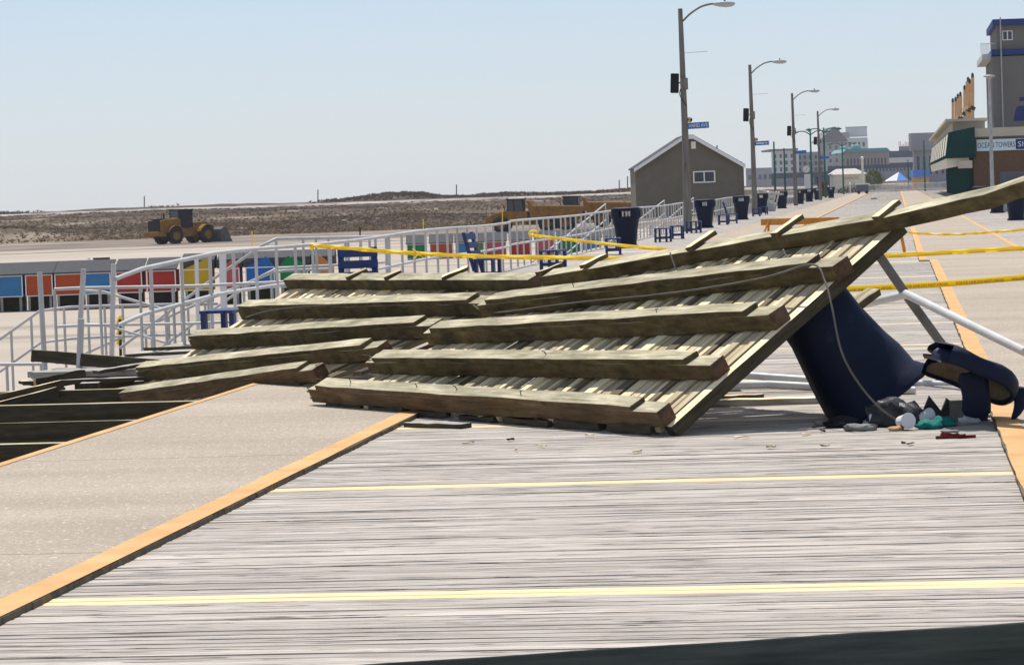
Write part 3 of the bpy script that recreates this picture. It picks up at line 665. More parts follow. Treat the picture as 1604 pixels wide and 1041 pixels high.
# hood fragment
hc = P(1514, 582, 21.9); hd = thing('torn_can_hood', 'torn off hood of the crushed blue can lying on its pillars', 'can hood', hc)
Rm = Matrix.Rotation(rad(24), 4, 'Y') @ Matrix.Rotation(rad(-12), 4, 'X')
b = MB()
pf = [(.02, .075), (.30, .075), (.352, .055), (.365, .01), (.36, -.055), (.340, -.065), (.335, -.045), (.337, .0), (.315, .03), (.26, .04), (.02, .04)]
def tear(b, x0):
    keep = [i for i, f in enumerate(b.f) if sum(b.v[k][0] for k in f)/len(f) > x0+.05*math.sin(sum(b.v[k][1] for k in f)/len(f)*31)]
    b.f = [b.f[i] for i in keep]; b.mi = [b.mi[i] for i in keep]; b.sm = [b.sm[i] for i in keep]
    b.v = [(v[0], v[1], v[2]-.5*max(0, v[0]-.12)**2+.016*mn.noise(Vector(v)*5)) for v in b.v]
b.lathe(pf, 48, e=3.0); tear(b, -.24); b.build('cap', 'blue_plastic', hd).matrix_local = Rm
b = MB(); b.lathe([(.02, .032), (.25, .032), (.308, .022), (.329, 0), (.327, -.035)], 48, e=3.0, cap1=False); tear(b, -.23); M['grime'] = mat('grimy_plastic', (.12, .085, .05), .6, (.26, .20, .13), 4)
b.build('lining', 'grime', hd).matrix_local = Rm
def pillar(pts, w):
    b = MB()
    n = len(pts); L_ = []
    for i, (x, y, z, k) in enumerate(pts): L_ += [(x-w*k, y-.02, z), (x+w*k, y-.03, z), (x+w*k, y+.03, z), (x-w*k, y+.02, z)]
    fs = []
    for i in range(n-1):
        for q in range(4): fs.append((i*4+q, i*4+(q+1) % 4, i*4+4+(q+1) % 4, i*4+4+q))
    fs += [(3, 2, 1, 0), tuple(n*4-4+q for q in range(4))]
    b.add([(x+.02*mn.noise(Vector((x, y, z))*14), y, z+.03*mn.noise(Vector((x*9, 3, z)))) for x, y, z in L_], fs, 0); o = b.build('pillar', 'blue_plastic', hd); bv = o.modifiers.new('sub', 'SUBSURF'); bv.levels = 1; bv.render_levels = 1
pillar([(.0, -.18, .02, 1.15), (.03, -.18, -.10, .8), (.04, -.17, -.2, .85), (.03, -.15, -.31, 1.0)], .125)
pillar([(.335, -.1, -.10, 1.0), (.355, -.1, -.2, .95), (.34, -.1, -.27, .9), (.30, -.1, -.34, .45)], .055)

# trash on the deck
def bagmesh(name, label, cat, p, sx, sy, sz, m, seed, grp='litter under the crushed can'):
    b = MB(); b.ball((0, 0, 0), 1, 18)
    v2 = []
    for v in b.v:
        v = Vector(v); k = 1+.45*mn.noise(v*1.7+Vector((seed, 0, 0)))+.2*mn.noise(v*4+Vector((0, seed, 0)))
        v2.append((v.x*sx*k, v.y*sy*k, max(-sz*.55, v.z*sz*k)+sz*.55))
    b.v = v2; o = b.build(name, m); o.location = p; return tag(o, label, cat, grp)
bagmesh('plastic_bag', 'dark plastic bag under the rim of the crushed can', 'bag', G(1390, 667), .17, .14, .12, 'bag', 3)
bagmesh('plastic_bag', 'second dark bag to the right, behind the teal cloth', 'bag', G(1421, 666), .15, .12, .10, 'bag', 8)
bagmesh('plastic_bag', 'dark lump added as shade under the crushed can rim', 'bag', G(1318, 669), .13, .10, .05, 'black', 15)  # black shape standing in for the can's own shade at the rim
bagmesh('teal_cloth', 'bright teal cloth in the litter, left piece', 'cloth', G(1456, 671), .085, .08, .04, 'teal', 5)
bagmesh('teal_cloth', 'bright teal cloth in the litter, right piece', 'cloth', G(1478, 668), .09, .07, .045, 'teal', 12)
bagmesh('paper_scrap', 'crumpled white and orange wrapper right of the teal cloth', 'wrapper', G(1517, 663), .07, .05, .035, 'cup', 21)
bagmesh('paper_scrap', 'orange scrap beside the crumpled white wrapper', 'wrapper', G(1525, 662), .03, .03, .02, 'box orange', 22)
bagmesh('paper_scrap', 'small white scrap nearer than the teal cloth', 'wrapper', G(1487, 677), .06, .03, .012, 'card', 25)
for lab, x, y, a in (('white paper cup facing the camera beside the dark bag', 1411, 672, .3), ('white paper cup left of the dark bag', 1364, 668, 1.2), ('white cup at the edge of the teal cloth', 1436, 667, 2.2)):
    p = G(x, y); o = MB().lathe([(.038, 0), (.052, .13), (.055, .13), (.05, .128)], 16, m=Matrix.Rotation(rad(90), 3, 'X') @ Matrix.Rotation(a, 3, 'Y') if False else Matrix.Rotation(a, 3, 'Z') @ Matrix.Rotation(rad(84), 3, 'X')).build('paper_cup', 'cup'); o.location = p+Vector((0, 0, .052)); tag(o, lab, 'cup', 'litter under the crushed can')
b = MB(); b.prism([(0, 0), (.42, 0), (.44, .14), (.34, .15), (.22, .10), (.14, .17), (.10, .08), (.02, .19), (-.02, .10)], -.02, .02)
o = b.build('torn_cardboard', 'bag'); o.location = G(1452, 662); tag(o, 'torn jagged dark sheet standing behind the teal cloth', 'scrap', 'litter under the crushed can')
b = MB(); b.bb(-.06, .06, -.06, .06, 0, .15); o = b.build('carton', 'card', bevel=.004); o.location = G(1500, 660); tag(o, 'small grey carton left of the white tub', 'carton', 'litter under the crushed can')
b = MB(); b.lathe([(.09, 0), (.105, .14), (.11, .14), (.10, .13)], 20); o = b.build('tub', 'cup'); o.location = G(1524, 657); tag(o, 'white tub under the torn hood', 'tub', 'litter under the crushed can')
MB().bb(-.05, .03, -.112, -.09, .03, .10).build('red_mark', 'red', o)
b = MB(); random.seed(12)
b.bb(-.13, .13, -.015, .015, 0, .018)
for k in range(8):
    x = U(-.09, .09); b.box((x, U(-.02, .02), .015+U(0, .015)), (U(.03, .06), .025, U(.012, .025)), 0, Matrix.Rotation(U(-.6, .6), 3, 'Y'))
o = b.build('red_fitting', 'red'); o.location = G(1497, 686); tag(o, 'dark red broken fitting lying flat on the deck', 'fitting')
o = MB().bb(-.17, .17, -.05, .05, 0, .02).build('flat_card', 'plank_grey'); o.location = G(1573, 652); tag(o, 'flat pale card lying across the orange line', 'card', 'litter under the crushed can')

random.seed(61)
for k in range(16):
    x, y = random.choice(((U(700, 1040), U(676, 712)), (U(1080, 1300), U(640, 700)), (U(1330, 1480), U(676, 700)), (U(420, 640), U(640, 660))))
    a = U(0, 3.14); d = Vector((math.cos(a), math.sin(a), 0))*U(.02, .07); p = G(x, y, .012)
    tag(timber('wood_chip', [p-d, p+d], U(.008, .025), U(.005, .012), (0, 0, 1), ['plank' if k % 3 else 'wood_dark'], None, .004, 3, 0), 'small wood chip lying loose on the deck around the wreck', 'wood chip', 'wood chips around the wreck')
bagmesh('paper_scrap', 'pale scrap at the left corner of the crushed can', 'wrapper', G(1284, 668), .03, .02, .03, 'card', 31)
bagmesh('paper_scrap', 'brown paper scrap between the two dark bags', 'wrapper', G(1404, 674), .05, .04, .02, 'tanpost', 33)
bagmesh('plastic_bag', 'flat grey bag in front of the dark shade lump', 'bag', G(1350, 674), .12, .06, .03, 'card', 35)
# pipes on the ground and the broken rail behind the can
def pipe(name, label, pts, r, m='pipe', grp='fallen pipes behind the crushed can'):
    return tag(MB().tube(pts, r, 12).build(name, m), label, 'pipe', grp)
pipe('fallen_pipe', 'long fallen pipe running off the right edge of the photo', [P(1275, 599, 26.2), P(1435, 601, 26.2), P(1700, 609, 25.9)], .033)
pipe('fallen_pipe', 'upper fallen pipe between the tilted panel and the crushed can', [P(1130, 585, 26.8), P(1300, 597, 26.4)], .032)
pipe('fallen_pipe', 'lower fallen pipe between the tilted panel and the crushed can', [P(1130, 604, 26.0), P(1205, 602, 26.1), P(1300, 607, 25.9)], .034)
pipe('fallen_pipe', 'short fallen pipe with a cut end right of the crushed can', [P(1300, 606, 25.4), P(1434, 612, 25.2)], .036)
root = thing('broken_railing', 'broken pipe frame leaning behind the crushed can', 'railing', G(1487, 560))
MB().tube([P(1360, 375, 26.4), P(1421, 464, 26.8), P(1492, 562, 27.4)], .040, 12).build('post', 'pipe_dark', root, world=True)
MB().tube([P(1419, 460, 26.6), P(1606, 551, 24.4)], .036, 12).build('top_rail', 'pipe', root, world=True)
MB().tube([P(1340, 479, 27.6), P(1419, 461, 26.7)], .036, 12).build('mid_rail', 'pipe', root, world=True)
# cables
n_ = Vector((0, 0, 0))
def sag(pts, k=6):
    out = []
    P_ = [pts[0]]+pts+[pts[-1]]
    for i in range(1, len(P_)-2):
        for j in range(k):
            t = j/k; a, b_, c, d = P_[i-1], P_[i], P_[i+1], P_[i+2]
            out.append(.5*((2*b_)+(c-a)*t+(2*a-5*b_+4*c-d)*t*t+(3*b_-a-3*c+d)*t**3))
    return out+[pts[-1]]
tag(MB().tube(sag([P(1015, 463, 24.2), P(1100, 452, 23.6), P(1200, 434, 22.85), P(1272, 414, 22.3), P(1292, 440, 22.1), P(1303, 480, 21.95), P(1318, 550, 21.8), P(1345, 600, 21.8), P(1380, 640, 21.8), P(1415, 664, 21.8), P(1442, 683, 21.75), P(1458, 685, 21.7)]), .008, 6).build('cable', 'cable'), 'loose grey cable hanging down over the crushed can', 'cable')
tag(MB().tube(sag([P(385, 497, 31.3), P(430, 485, 31.1), P(520, 477, 30.6), P(640, 470, 29.5), P(728, 468, 28.4), P(742, 478, 27.6), P(760, 489, 27.2), P(800, 487, 26.0), P(900, 474, 25.0), P(1015, 463, 24.2)]), .007, 6).build('conduit', 'cable'), 'thin metal conduit along the second timbers of both panels', 'conduit')

# ------------------------------------------------------------------ caution tape
def tape(label, pts, w, twist=0, txt=False, seg=40, flat=False):
    root = thing('caution_tape', label, 'tape', pts[0], 0, 'yellow caution tapes')
    cl = sag(pts, seg); m = len(cl); vs = []
    for i, p in enumerate(cl):
        d = (cl[min(i+1, m-1)]-cl[max(i-1, 0)]).normalized()
        s0 = d.cross(Vector((0, 1, 0))).normalized(); n = s0.cross(d).normalized()
        a = twist*math.sin(i*.31)*1.0+twist*.6*math.sin(i*.093+1)
        v = (s0*math.cos(a)+n*math.sin(a))*w/2
        if v.z < 0: v = -v
        vs += [p-v, p+v]
    b = MB(); b.add(vs, [(2*i, 2*i+2, 2*i+3, 2*i+1) for i in range(m-1)], 0, True)
    o = b.build('strip', 'tape', root, world=True)
    sd_ = o.modifiers.new('solid', 'SOLIDIFY'); sd_.thickness = .0015; sd_.offset = 0
    return root, cl
tape('tape from the near railing to the raised timber, knotted in the middle', [P(486, 384, 46.5), P(560, 390, 46), P(655, 397, 45), P(780, 402, 43), P(930, 404, 40), P(1045, 406, 36), P(1085, 404, 34)], .062, .5)
tape('tape stretched past the small blue benches, upper left one', [P(830, 368, 74), P(880, 374, 72), P(1000, 387, 68), P(1092, 393.5, 66), P(1180, 397, 64)], .075, .3)
tape('thin tape on the far right, uppermost of the three', [P(1400, 357, 76), P(1425, 364, 76), P(1490, 367, 75), P(1560, 363, 74), P(1640, 356, 73)], .06, .6)
tape('twisted tape on the right, in the middle of three', [P(1358, 402.5, 52), P(1440, 398, 52), P(1540, 392, 51), P(1640, 387, 50)], .075, .25)
tp, cl = tape('flat tape printed with warning words just behind the broken pipe frame', [P(1310, 453, 44), P(1400, 449, 44), P(1500, 443, 44), P(1650, 430, 44)], .082, 0)
for k in range(4):
    p = P(1322+k*88, 455.6-k*6.0+.4, 43.985); q = P(1322+(k+1)*88, 455.6-(k+1)*6.0+.4, 43.985)
    d = (q-p).normalized(); upv = (Vector((0, 0, 1))-d*d.z).normalized()
    text('printed_words', 'POLICE LINE DO NOT CROSS', .05, 'ink', tp, Matrix.Translation(-tp.location) @ frame_mat(d, upv, d.cross(upv), p-upv*.012), .0005, width=.66)
for lab, x, y, Y in (('tape knot on the railing post at left', 488, 385, 46.3), ('tape knot halfway along the left tape', 655, 397, 44.9), ('dangling tape end below the small blue bench', 947, 410, 40)):
    b = MB(); random.seed(int(x))
    for k in range(7):
        c = P(x, y, Y)+Vector((U(-.03, .03), U(-.02, .02), U(-.03, .03))); b.bar(c, c+Vector((U(-.09, .09), U(-.03, .03), U(-.07, .07))), .045, .003)
    tag(b.build('tape_knot', 'tape'), lab, 'tape', 'yellow tape knots')
tag(MB().tube(sag([P(832, 369, 73.9), P(829, 366, 73.8), P(834, 362, 73.8), P(842, 363, 73.8), P(843, 361, 73.8)]), .03, 5).build('tape_knot', 'tape'), 'tape knot on the railing right of the tall backed bench', 'tape', 'yellow tape knots')

# ------------------------------------------------------------------ orange barricades
def barricade(label, a, e, h, dz):
    root = thing('barricade', label, 'barricade', Vector((a.x, a.y, 0)), 0, 'orange wooden barricades')
    timber('board', [a, e], .035, h, (0, 0, 1), ['orange_wood'], root)
    d = (e-a).normalized(); s_ = Vector((-d.y, d.x, 0))
    for f in (.1, .93):
        p = a.lerp(e, f)+Vector((0, 0, h*.6))
        for k in (-1, 1):
            g = Vector((p.x, p.y, .01))+s_*k*.28+d*(-.12)
            MB().bar(p+s_*k*.03, g, .07, .035).build('leg', 'orange_wood', root, world=True)
    return root
barricade('orange wooden barricade board left of the far orange line', P(1192, 353, 106), P(1315, 350, 105), .21, 0)
barricade('orange barricade mostly hidden behind the raised timber, one leg showing', P(1338, 354, 76), P(1411, 352, 74.5), .2, 0)

# ------------------------------------------------------------------ blue benches
def make_bench(label, loc, rz, back=False, L=1.15, Wd=.42, hh=.44):
    t = thing('bench', label, 'bench', loc, rz, 'blue wooden benches along the railing')
    b = MB()
    for k in range(4): b.bb(-Wd/2+k*Wd/4+.006, -Wd/2+(k+1)*Wd/4-.006, -L/2, L/2, hh-.035, hh)
    b.build('seat', 'blue_paint', t)
    for sx in (-1, 1):
        for sy in (-1, 1):
            b = MB(); b.bb(sx*(Wd/2-.035)-.03, sx*(Wd/2-.035)+.03, sy*(L/2-.09)-.045, sy*(L/2-.09)+.045, 0, hh-.036)
            b.build('leg', 'blue_paint', t)
    b = MB()
    for sy in (-1, 1): b.bb(-Wd/2+.066, Wd/2-.066, sy*(L/2-.09)-.02, sy*(L/2-.09)+.02, .1, .17)
    b.bb(-.04, .04, -L/2+.115, L/2-.115, .11, .16)
    b.build('stretcher', 'blue_paint', t)
    if back:
        b = MB()
        for k in range(3): b.box((-Wd/2-.03-.05*k, 0, hh+.10+.17*k), (.025, L, .12), 0, Matrix.Rotation(-.22, 3, 'Y'))
        for sy in (-1, 1): b.bar((-Wd/2+.01, sy*(L/2-.05), .2), (-Wd/2-.19, sy*(L/2-.05), hh+.52), .09, .05, (1, 0, 0))
        b.build('backrest', 'blue_paint', t)
    return t
bench0 = make_bench('blue bench on the torn landing beside the left panel', D(-7.95, 37.3, 0), -PSI-.10, L=.95)
dup(bench0, G(867, 423), -PSI-.12, 'small blue bench in the middle, under the long tape')
dup(bench0, G(961, 399), -PSI+.1, 'small blue bench just left of the nearest standing can')
dup(bench0, G(1039, 379), -PSI-.1, 'blue bench first right of the nearest standing can')
dup(bench0, G(1061, 374), -PSI, 'blue bench second right of the nearest standing can')
dup(bench0, G(1087, 365), -PSI-.15, 'blue bench at the foot of the first lamp post')
dup(bench0, G(1133, 352), -PSI, 'backless blue bench between the second and third standing cans')
dup(bench0, G(1185, 339), -PSI, 'blue bench at the foot of the second lamp post')
dup(bench0, G(1196, 336), -PSI-.1, 'blue bench touching the tipped railing cage')
bb = make_bench('tall backed blue bench facing right by the railing', D(-8.0, 62, 0), -PSI-.18, True, L=.6)
dup(bb, D(-8.0, 47, 0), -PSI-1.35, 'blue bench back just above the left panel, seen from behind')
dup(bb, G(1148, 350), -PSI, 'backed blue bench left of the third standing can')
# tipped railing cage
root = thing('tipped_railing_cage', 'tipped white railing cage lying among the far cans', 'railing', G(1212, 331))
Y0 = G(1212, 331).y
for a, e in (((1187, 297), (1221, 304)), ((1186, 315), (1216, 319)), ((1216, 300), (1208, 331)), ((1220, 301), (1213, 332)), ((1197, 330), (1213, 332)), ((1187, 297), (1196, 330)), ((1203, 300), (1206, 331))):
    MB().tube([P(*a, Y0), P(*e, Y0+.6)], .06, 6).build('rail', 'pipe_rail', root, world=True)
for k in range(12):
    MB().tube([P(1198+k*1.4, 319+k*.1, Y0+.3), P(1197+k*1.4, 331+k*.1, Y0+.3)], .03, 5).build('bar', 'pipe_rail', root, world=True)

# ------------------------------------------------------------------ lamp posts
def make_lamp(label, loc):
    t = thing('lamp_post', label, 'lamp post', loc, 0, 'cobra head lamp posts along the boardwalk')
    MB().tube([(0, 0, 0), (0, 0, 4), (-.03, 0, 8.42)], .165, 12, r2=.085).build('pole', 'pole', t)
    MB().tube(sag([Vector(q) for q in ((.06, 0, 7.95), (.35, 0, 8.22), (.75, 0, 8.46), (1.1, 0, 8.55), (1.25, 0, 8.555))], 4), .038, 8).build('arm', 'pole', t)
    b = MB(); b.ball((0, 0, 0), 1, 16)
    v2 = []
    for v in b.v:
        x, y, z = v; k = .55+.45*(x+1)/2
        v2.append((1.62+x*.44, y*.17*k, 8.545+z*(.11 if z > 0 else .17*k)))
    b.v = v2; b.build('lamp_head', 'metal_lt', t)
    MB().lathe([(.035, 0), (.035, .09)], 10, c=(1.66, 0, 8.63)).build('photocell', 'black', t)
    MB().box((-.33, 0, 5.62), (.31, .25, .74), 0, Matrix.Rotation(.05, 3, 'Y')).build('speaker', 'black', t, bevel=.03)
    b = MB(); b.box((.02, -.12, 5.58), (.28, .24, .44)); b.bb(-.25, -.1, -.03, .03, 5.60, 5.66); b.build('control_box', 'pole', t, bevel=.02)
    MB().tube([(.05, 0, 6.75), (.95, 0, 6.78)], .013, 6).build('banner_rod', 'metal', t)
    MB().tube(sag([Vector(q) for q in ((-.12, -.1, 5.4), (-.16, -.1, 5.2), (-.08, -.12, 5.0), (.09, -.12, 4.75))], 4), .018, 6).build('conduit', 'black', t)
    return t
lamps = [(1076, 121, 'nearest and tallest lamp post, in front of the tan hut', True), (1181.5, 180, 'second lamp post, just right of the tan hut', True), (1246, 240, 'third lamp post, right of the pale hotel', True), (1285, 303, 'fourth lamp post, behind the brown kiosk', False)]
l0 = None
for px, Y, lab, sg in lamps:
    p = P(px, 300, Y); p.z = 0
    if l0 is None: l0 = make_lamp(lab, p); o = l0
    else: o = dup(l0, p, U(-.05, .05), lab)
for i, (px, Y, lab, sg) in enumerate(lamps):
    p = P(px, 300, Y); nm = ['blue street sign reading HAND AVE on the nearest lamp post', 'blue street sign on the second lamp post', 'blue street sign on the third lamp post', 'blue street sign on the fourth lamp post'][i]
    root = thing('street_sign', nm, 'street sign', (p.x+.10, p.y-.05, 3.98), 0, 'blue street signs on the lamp posts')
    k = 1
    b = MB(); b.box((.41, 0, .02), (.80, .02, .24), 0, Matrix.Rotation(-.03, 3, 'Y')); b.build('plate', 'sign_blue', root, bevel=.006)
    if i == 0: text('lettering', 'HAND AVE', .205, 'white', root, Matrix.Translation((.06, -.014, -.055)) @ Matrix.Rotation(-.03, 4, 'Y') @ FACE, .002, width=.70)
    elif i == 1:
        b = MB(); random.seed(2)
        for q in range(11):
            if q != 8: b.bb(.10+q*.056, .145+q*.056, -.013, -.0105, -.03+q*.0017, .05+q*.0017)
        b.build('lettering', 'white', root)
    b = MB(); b.lathe([(.10, -.01), (.10, .01)], 20, m=Matrix.Rotation(rad(90), 3, 'X'), c=(.09, 0, .24)); b.build('badge', 'black', root)
    for cname, a0, a1 in (('yellow', 3.6, 5.4), ('red', 2.2, 3.5), ('white', .9, 2.1)):
        b = MB(); pts = [(0, 0)]+[(.082*math.cos(a0+(a1-a0)*q/6), .082*math.sin(a0+(a1-a0)*q/6)) for q in range(7)]
        b.prism([(x+.09, z+.24) for x, z in pts], -.016, -.0125); b.build('badge_panel', {'yellow': 'tape', 'red': 'box red', 'white': 'white'}[cname], root)
p = P(1076, 228, 121); b = MB(); b.box((p.x+.24, p.y-.1, p.z), (.17, .12, .26)); tag(b.build('meter_box', 'soffit', bevel=.02, off=(p.x+.24, p.y-.1, p.z)), 'small cream box strapped to the nearest lamp post below its sign', 'box')
# green twin arm lamps farther on
def make_green(label, loc, hgt, arms):
    t = thing('lamp_post', label, 'lamp post', loc, 0, 'green lamp posts at the far end')
    MB().tube([(0, 0, 0), (0, 0, hgt)], .13, 10, r2=.08).build('pole', 'greenpole', t)
    for s_ in arms:
        MB().tube(sag([Vector((0, 0, hgt-.5)), Vector((s_*.6, 0, hgt-.12)), Vector((s_*1.3, 0, hgt-.1))], 4), .06, 6).build('arm', 'greenpole', t)
        MB().lathe([(.05, .22), (.14, .14), (.38, 0), (.36, -.05)], 14, c=(s_*1.6, 0, hgt-.2)).build('lamp_head', 'greenpole', t)
        MB().ball((s_*1.6, 0, hgt-.28), .15, 10).build('bulb', 'metal_lt', t)
    return t
for px, yt, Y, lab, arms in ((1269, 204, 330, 'left green twin lamp post by the white clock', (-1, 1)), (1290, 200, 345, 'middle green twin lamp post close to the fourth lamp post', (-1, 1)), (1319, 223, 420, 'right green twin lamp post before the hip roofed kiosk', (-1, 1)),
                              (1374, 260, 640, 'thin dark post left of the blue and white tent', ()), (1422, 250, 560, 'dark lamp pole in front of the white banded block', ()), (1447, 220, 430, 'dark pole left of the green awning', ()), (1212, 222, 330, 'plain dark pole before the pale hotel', ()), (1228, 232, 360, 'second plain dark pole before the pale hotel', ())):
    q = P(px, yt, Y); make_green(lab, (q.x, q.y, 0), q.z, arms)

# ------------------------------------------------------------------ tan hut
Yh = 216; a = P(996, 300, Yh); e = P(1166, 300, Yh)
root = thing('beach_hut', 'tan gabled hut with white fascia and one small window beside the railing', 'hut', ((a.x+e.x)/2, Yh, -.3))
w = e.x-a.x; dpt = 9.0; he = 3.38; hr = 5.25
b = MB(); b.prism([(-w/2, 0), (w/2, 0), (w/2, he), (.35, hr), (-.35, hr), (-w/2, he)], 0, dpt); b.build('wall', 'siding', root)
b = MB()                                               # clapboard shadow lines
z = .15
while z < hr-.1:
    x = w/2+.004 if z < he else (w/2-(z-he)/(hr-he)*(w/2-.35))
    b.hexa([(-x, -.028, z), (x, -.028, z), (x, -.002, z), (-x, -.002, z), (-x, -.008, z+.145), (x, -.008, z+.145), (x, -.002, z+.145), (-x, -.002, z+.145)]); z += .15
b.build('clapboard', 'siding', root)
b = MB(); o_ = .10
def slope(s, z0, th):
    return [(s*(w/2+o_), he-.14+z0), (s*.30, hr+.10+z0), (s*.30, hr+.10+z0+th), (s*(w/2+o_), he-.14+z0+th)]
for s in (-1, 1): b.prism(slope(s, .04, .10) if s > 0 else slope(s, .04, .10)[::-1], -.35, dpt+.3)
b.prism([(-.30, hr+.12), (.30, hr+.12), (.30, hr+.24), (-.30, hr+.24)], -.35, dpt+.3); rf = b.build('roof', 'shingle', root)
b = MB()
for s in (-1, 1): b.prism(slope(s, -.14, .25) if s > 0 else slope(s, -.14, .25)[::-1], -.40, -.352)
b.prism([(-.30, hr-.04), (.30, hr-.04), (.30, hr+.21), (-.30, hr+.21)], -.40, -.352); b.build('fascia', 'trim', root)
MB().tube([(w*.27, 1.0, he+.7), (w*.27, 1.0, he+1.35)], .05, 8).build('vent_pipe', 'metal', rf)
wx = P(1103, 277, Yh).x-root.location.x; wz = P(1103, 277, Yh).z+.3
fr = MB()
for x0, x1, z0, z1 in ((-.75, .75, .32, .40), (-.75, .75, -.40, -.32), (-.75, -.66, -.32, .32), (.66, .75, -.32, .32), (-.04, .04, -.32, .32)): fr.bb(wx+x0, wx+x1, -.08, -.03, wz+z0, wz+z1)
wo = fr.build('window', 'white', root)
MB().bb(wx-.66, wx+.66, -.045, -.035, wz-.32, wz+.32).build('pane', 'glass', wo)
MB().bb(w/2-.32, w/2-.22, -.10, -.03, .2, he-.05).build('downpipe', 'siding', root)

# ------------------------------------------------------------------ coloured beach boxes
def make_box(label, col, x0, x1, Y, ztop, zbot, gable=0, zr=.45):
    w = x1-x0; t = thing('beach_box', label, 'beach box', ((x0+x1)/2, Y, zbot-.45), 0, 'coloured beach storage boxes on stilts')
    h0 = .45; h1 = .45+ztop-zbot
    b = MB(); b.bb(-w/2, w/2, 0, 1.5, h0, h1); b.build('body', 'box '+col, t)
    fr = MB()
    for q in (((-w/2, w/2), (h1-.04, h1)), ((-w/2, w/2), (h0, h0+.04)), ((-w/2, -w/2+.045), (h0+.041, h1-.041)), ((w/2-.045, w/2), (h0+.041, h1-.041))): fr.bb(q[0][0], q[0][1], -.025, -.002, q[1][0], q[1][1])
    fr.build('frame', 'white', t)
    for sx in (-1, 1):
        for sy in (.12, 1.38): MB().bb(sx*(w/2-.12)-.05, sx*(w/2-.12)+.05, sy-.05, sy+.05, -.3, h0-.001).build('leg', 'plank_grey', t)
    MB().bb(-w/2+.02, w/2-.02, .5, .54, -.3, h0-.002).build('shade_board', 'wood_dark', t)  # dark board added to give the shade beneath the box
    b = MB()
    if gable:
        b.prism([(-w/2, h1+.001), (w/2, h1+.001), (gable*w/2*.9, h1+.42)], 0, .15); b.build('gable', 'box '+col, t)
    b = MB(); b.prism([(-.10, h1+.01), (1.6, h1+zr), (1.6, h1+zr+.05), (-.10, h1+.06)], -w/2-.06, w/2+.06, 'x') if not gable else b.prism([(.16, h1+.002), (1.7, h1+.002), (1.7, h1+.62), (.16, h1+.36)], -w/2-.10, w/2+.10, 'x')
    b.build('roof', 'shingle', t)
    return t
row1 = [(-46, -4, 'red', 0), (-4, 35, 'blue', 0), (39, 82, 'orange red', 0), (85, 128, 'orange red', 0), (131, 173, 'blue', 0), (181, 222, 'red', 0), (229, 275, 'red', 0), (286, 331, 'yellow', .8), (343, 375, 'pink', .6), (384, 430, 'deep blue', .5), (437, 482, 'green', -.4), (492, 520, 'orange', -.5)]
lab1 = ['red beach box just outside the left edge', 'blue beach box at the left edge of the photo', 'orange red beach box between the blue one and the leaning bare post', 'second orange red beach box right of the leaning bare post', 'blue beach box between two bare posts', 'red beach box behind the cut end of the long railing', 'second red beach box, left of the yellow one', 'yellow beach box with a slanted top', 'pink beach box between the yellow and blue gabled ones', 'blue gabled beach box behind the long railing', 'green gabled beach box behind the long railing', 'orange gabled beach box at the right end of the near row']
for (x0, x1, c, g), lab in zip(row1, lab1):
    xm = (x0+x1)/2; yb = 328-.035*xm
    a = P(x0, yb+105, 130); e = P(x1, yb+105, 130); zb = P(xm, yb+138, 130).z
    make_box(lab, c, a.x, e.x, 130, a.z, zb, g)
row2 = [(637, 666, 'green', 0), (673, 709, 'orange red', 0), (713, 732, 'blue', 0), (744, 758, 'olive', 0), (761, 793, 'pink', 0), (798, 832, 'red', 0), (838, 868, 'pink', 0), (873, 909, 'green', 0), (912, 942, 'blue', 0), (946, 975, 'pale green', 0)]
lab2 = ['green beach box left of the tall backed bench', 'orange red beach box in the far row', 'blue beach box behind the tall backed bench', 'narrow olive beach box right of the tall backed bench', 'pink beach box left of the far red one', 'red beach box in the far row, in front of the yellow truck', 'second pink beach box in the far row', 'green beach box behind the railing near the first can', 'blue beach box behind the railing near the first can', 'pale green beach box just left of the first can']
for (x0, x1, c, g), lab in zip(row2, lab2):
    xm = (x0+x1)/2; yb = 328-.035*xm
    a = P(x0, yb+78, 208); e = P(x1, yb+78, 208); zb = P(xm, yb+100, 208).z
    make_box(lab, c, a.x, e.x, 208, a.z, zb, g, .55)
p = P(158, 410, 215); b = MB(); b.bb(-.55, .55, 0, .6, -.3, .28); b.bb(-.57, .57, -.02, -.001, .1, .14)
o = b.build('crate', 'wood_dark'); o.location = p; tag(o, 'dark wooden crate on the sand behind the beach boxes', 'crate')
p = P(143, 412, 214); b = MB(); b.ball((0, 0, .12), .2, 12, sc=(1, .7, .9)); b.ball((-.14, 0, .32), .10, 10); b.bar((.1, 0, .15), (.36, 0, .05), .1, .05); b.bar((-.2, 0, .31), (-.32, 0, .29), .03, .03); b.tube([(0, .03, -.1), (0, .03, .1)], .02, 5); b.tube([(.05, -.03, -.1), (.05, -.03, .1)], .02, 5)
o = b.build('gull', 'white'); o.location = p+Vector((0, 0, .0)); tag(o, 'white gull standing beside the dark crate', 'gull')
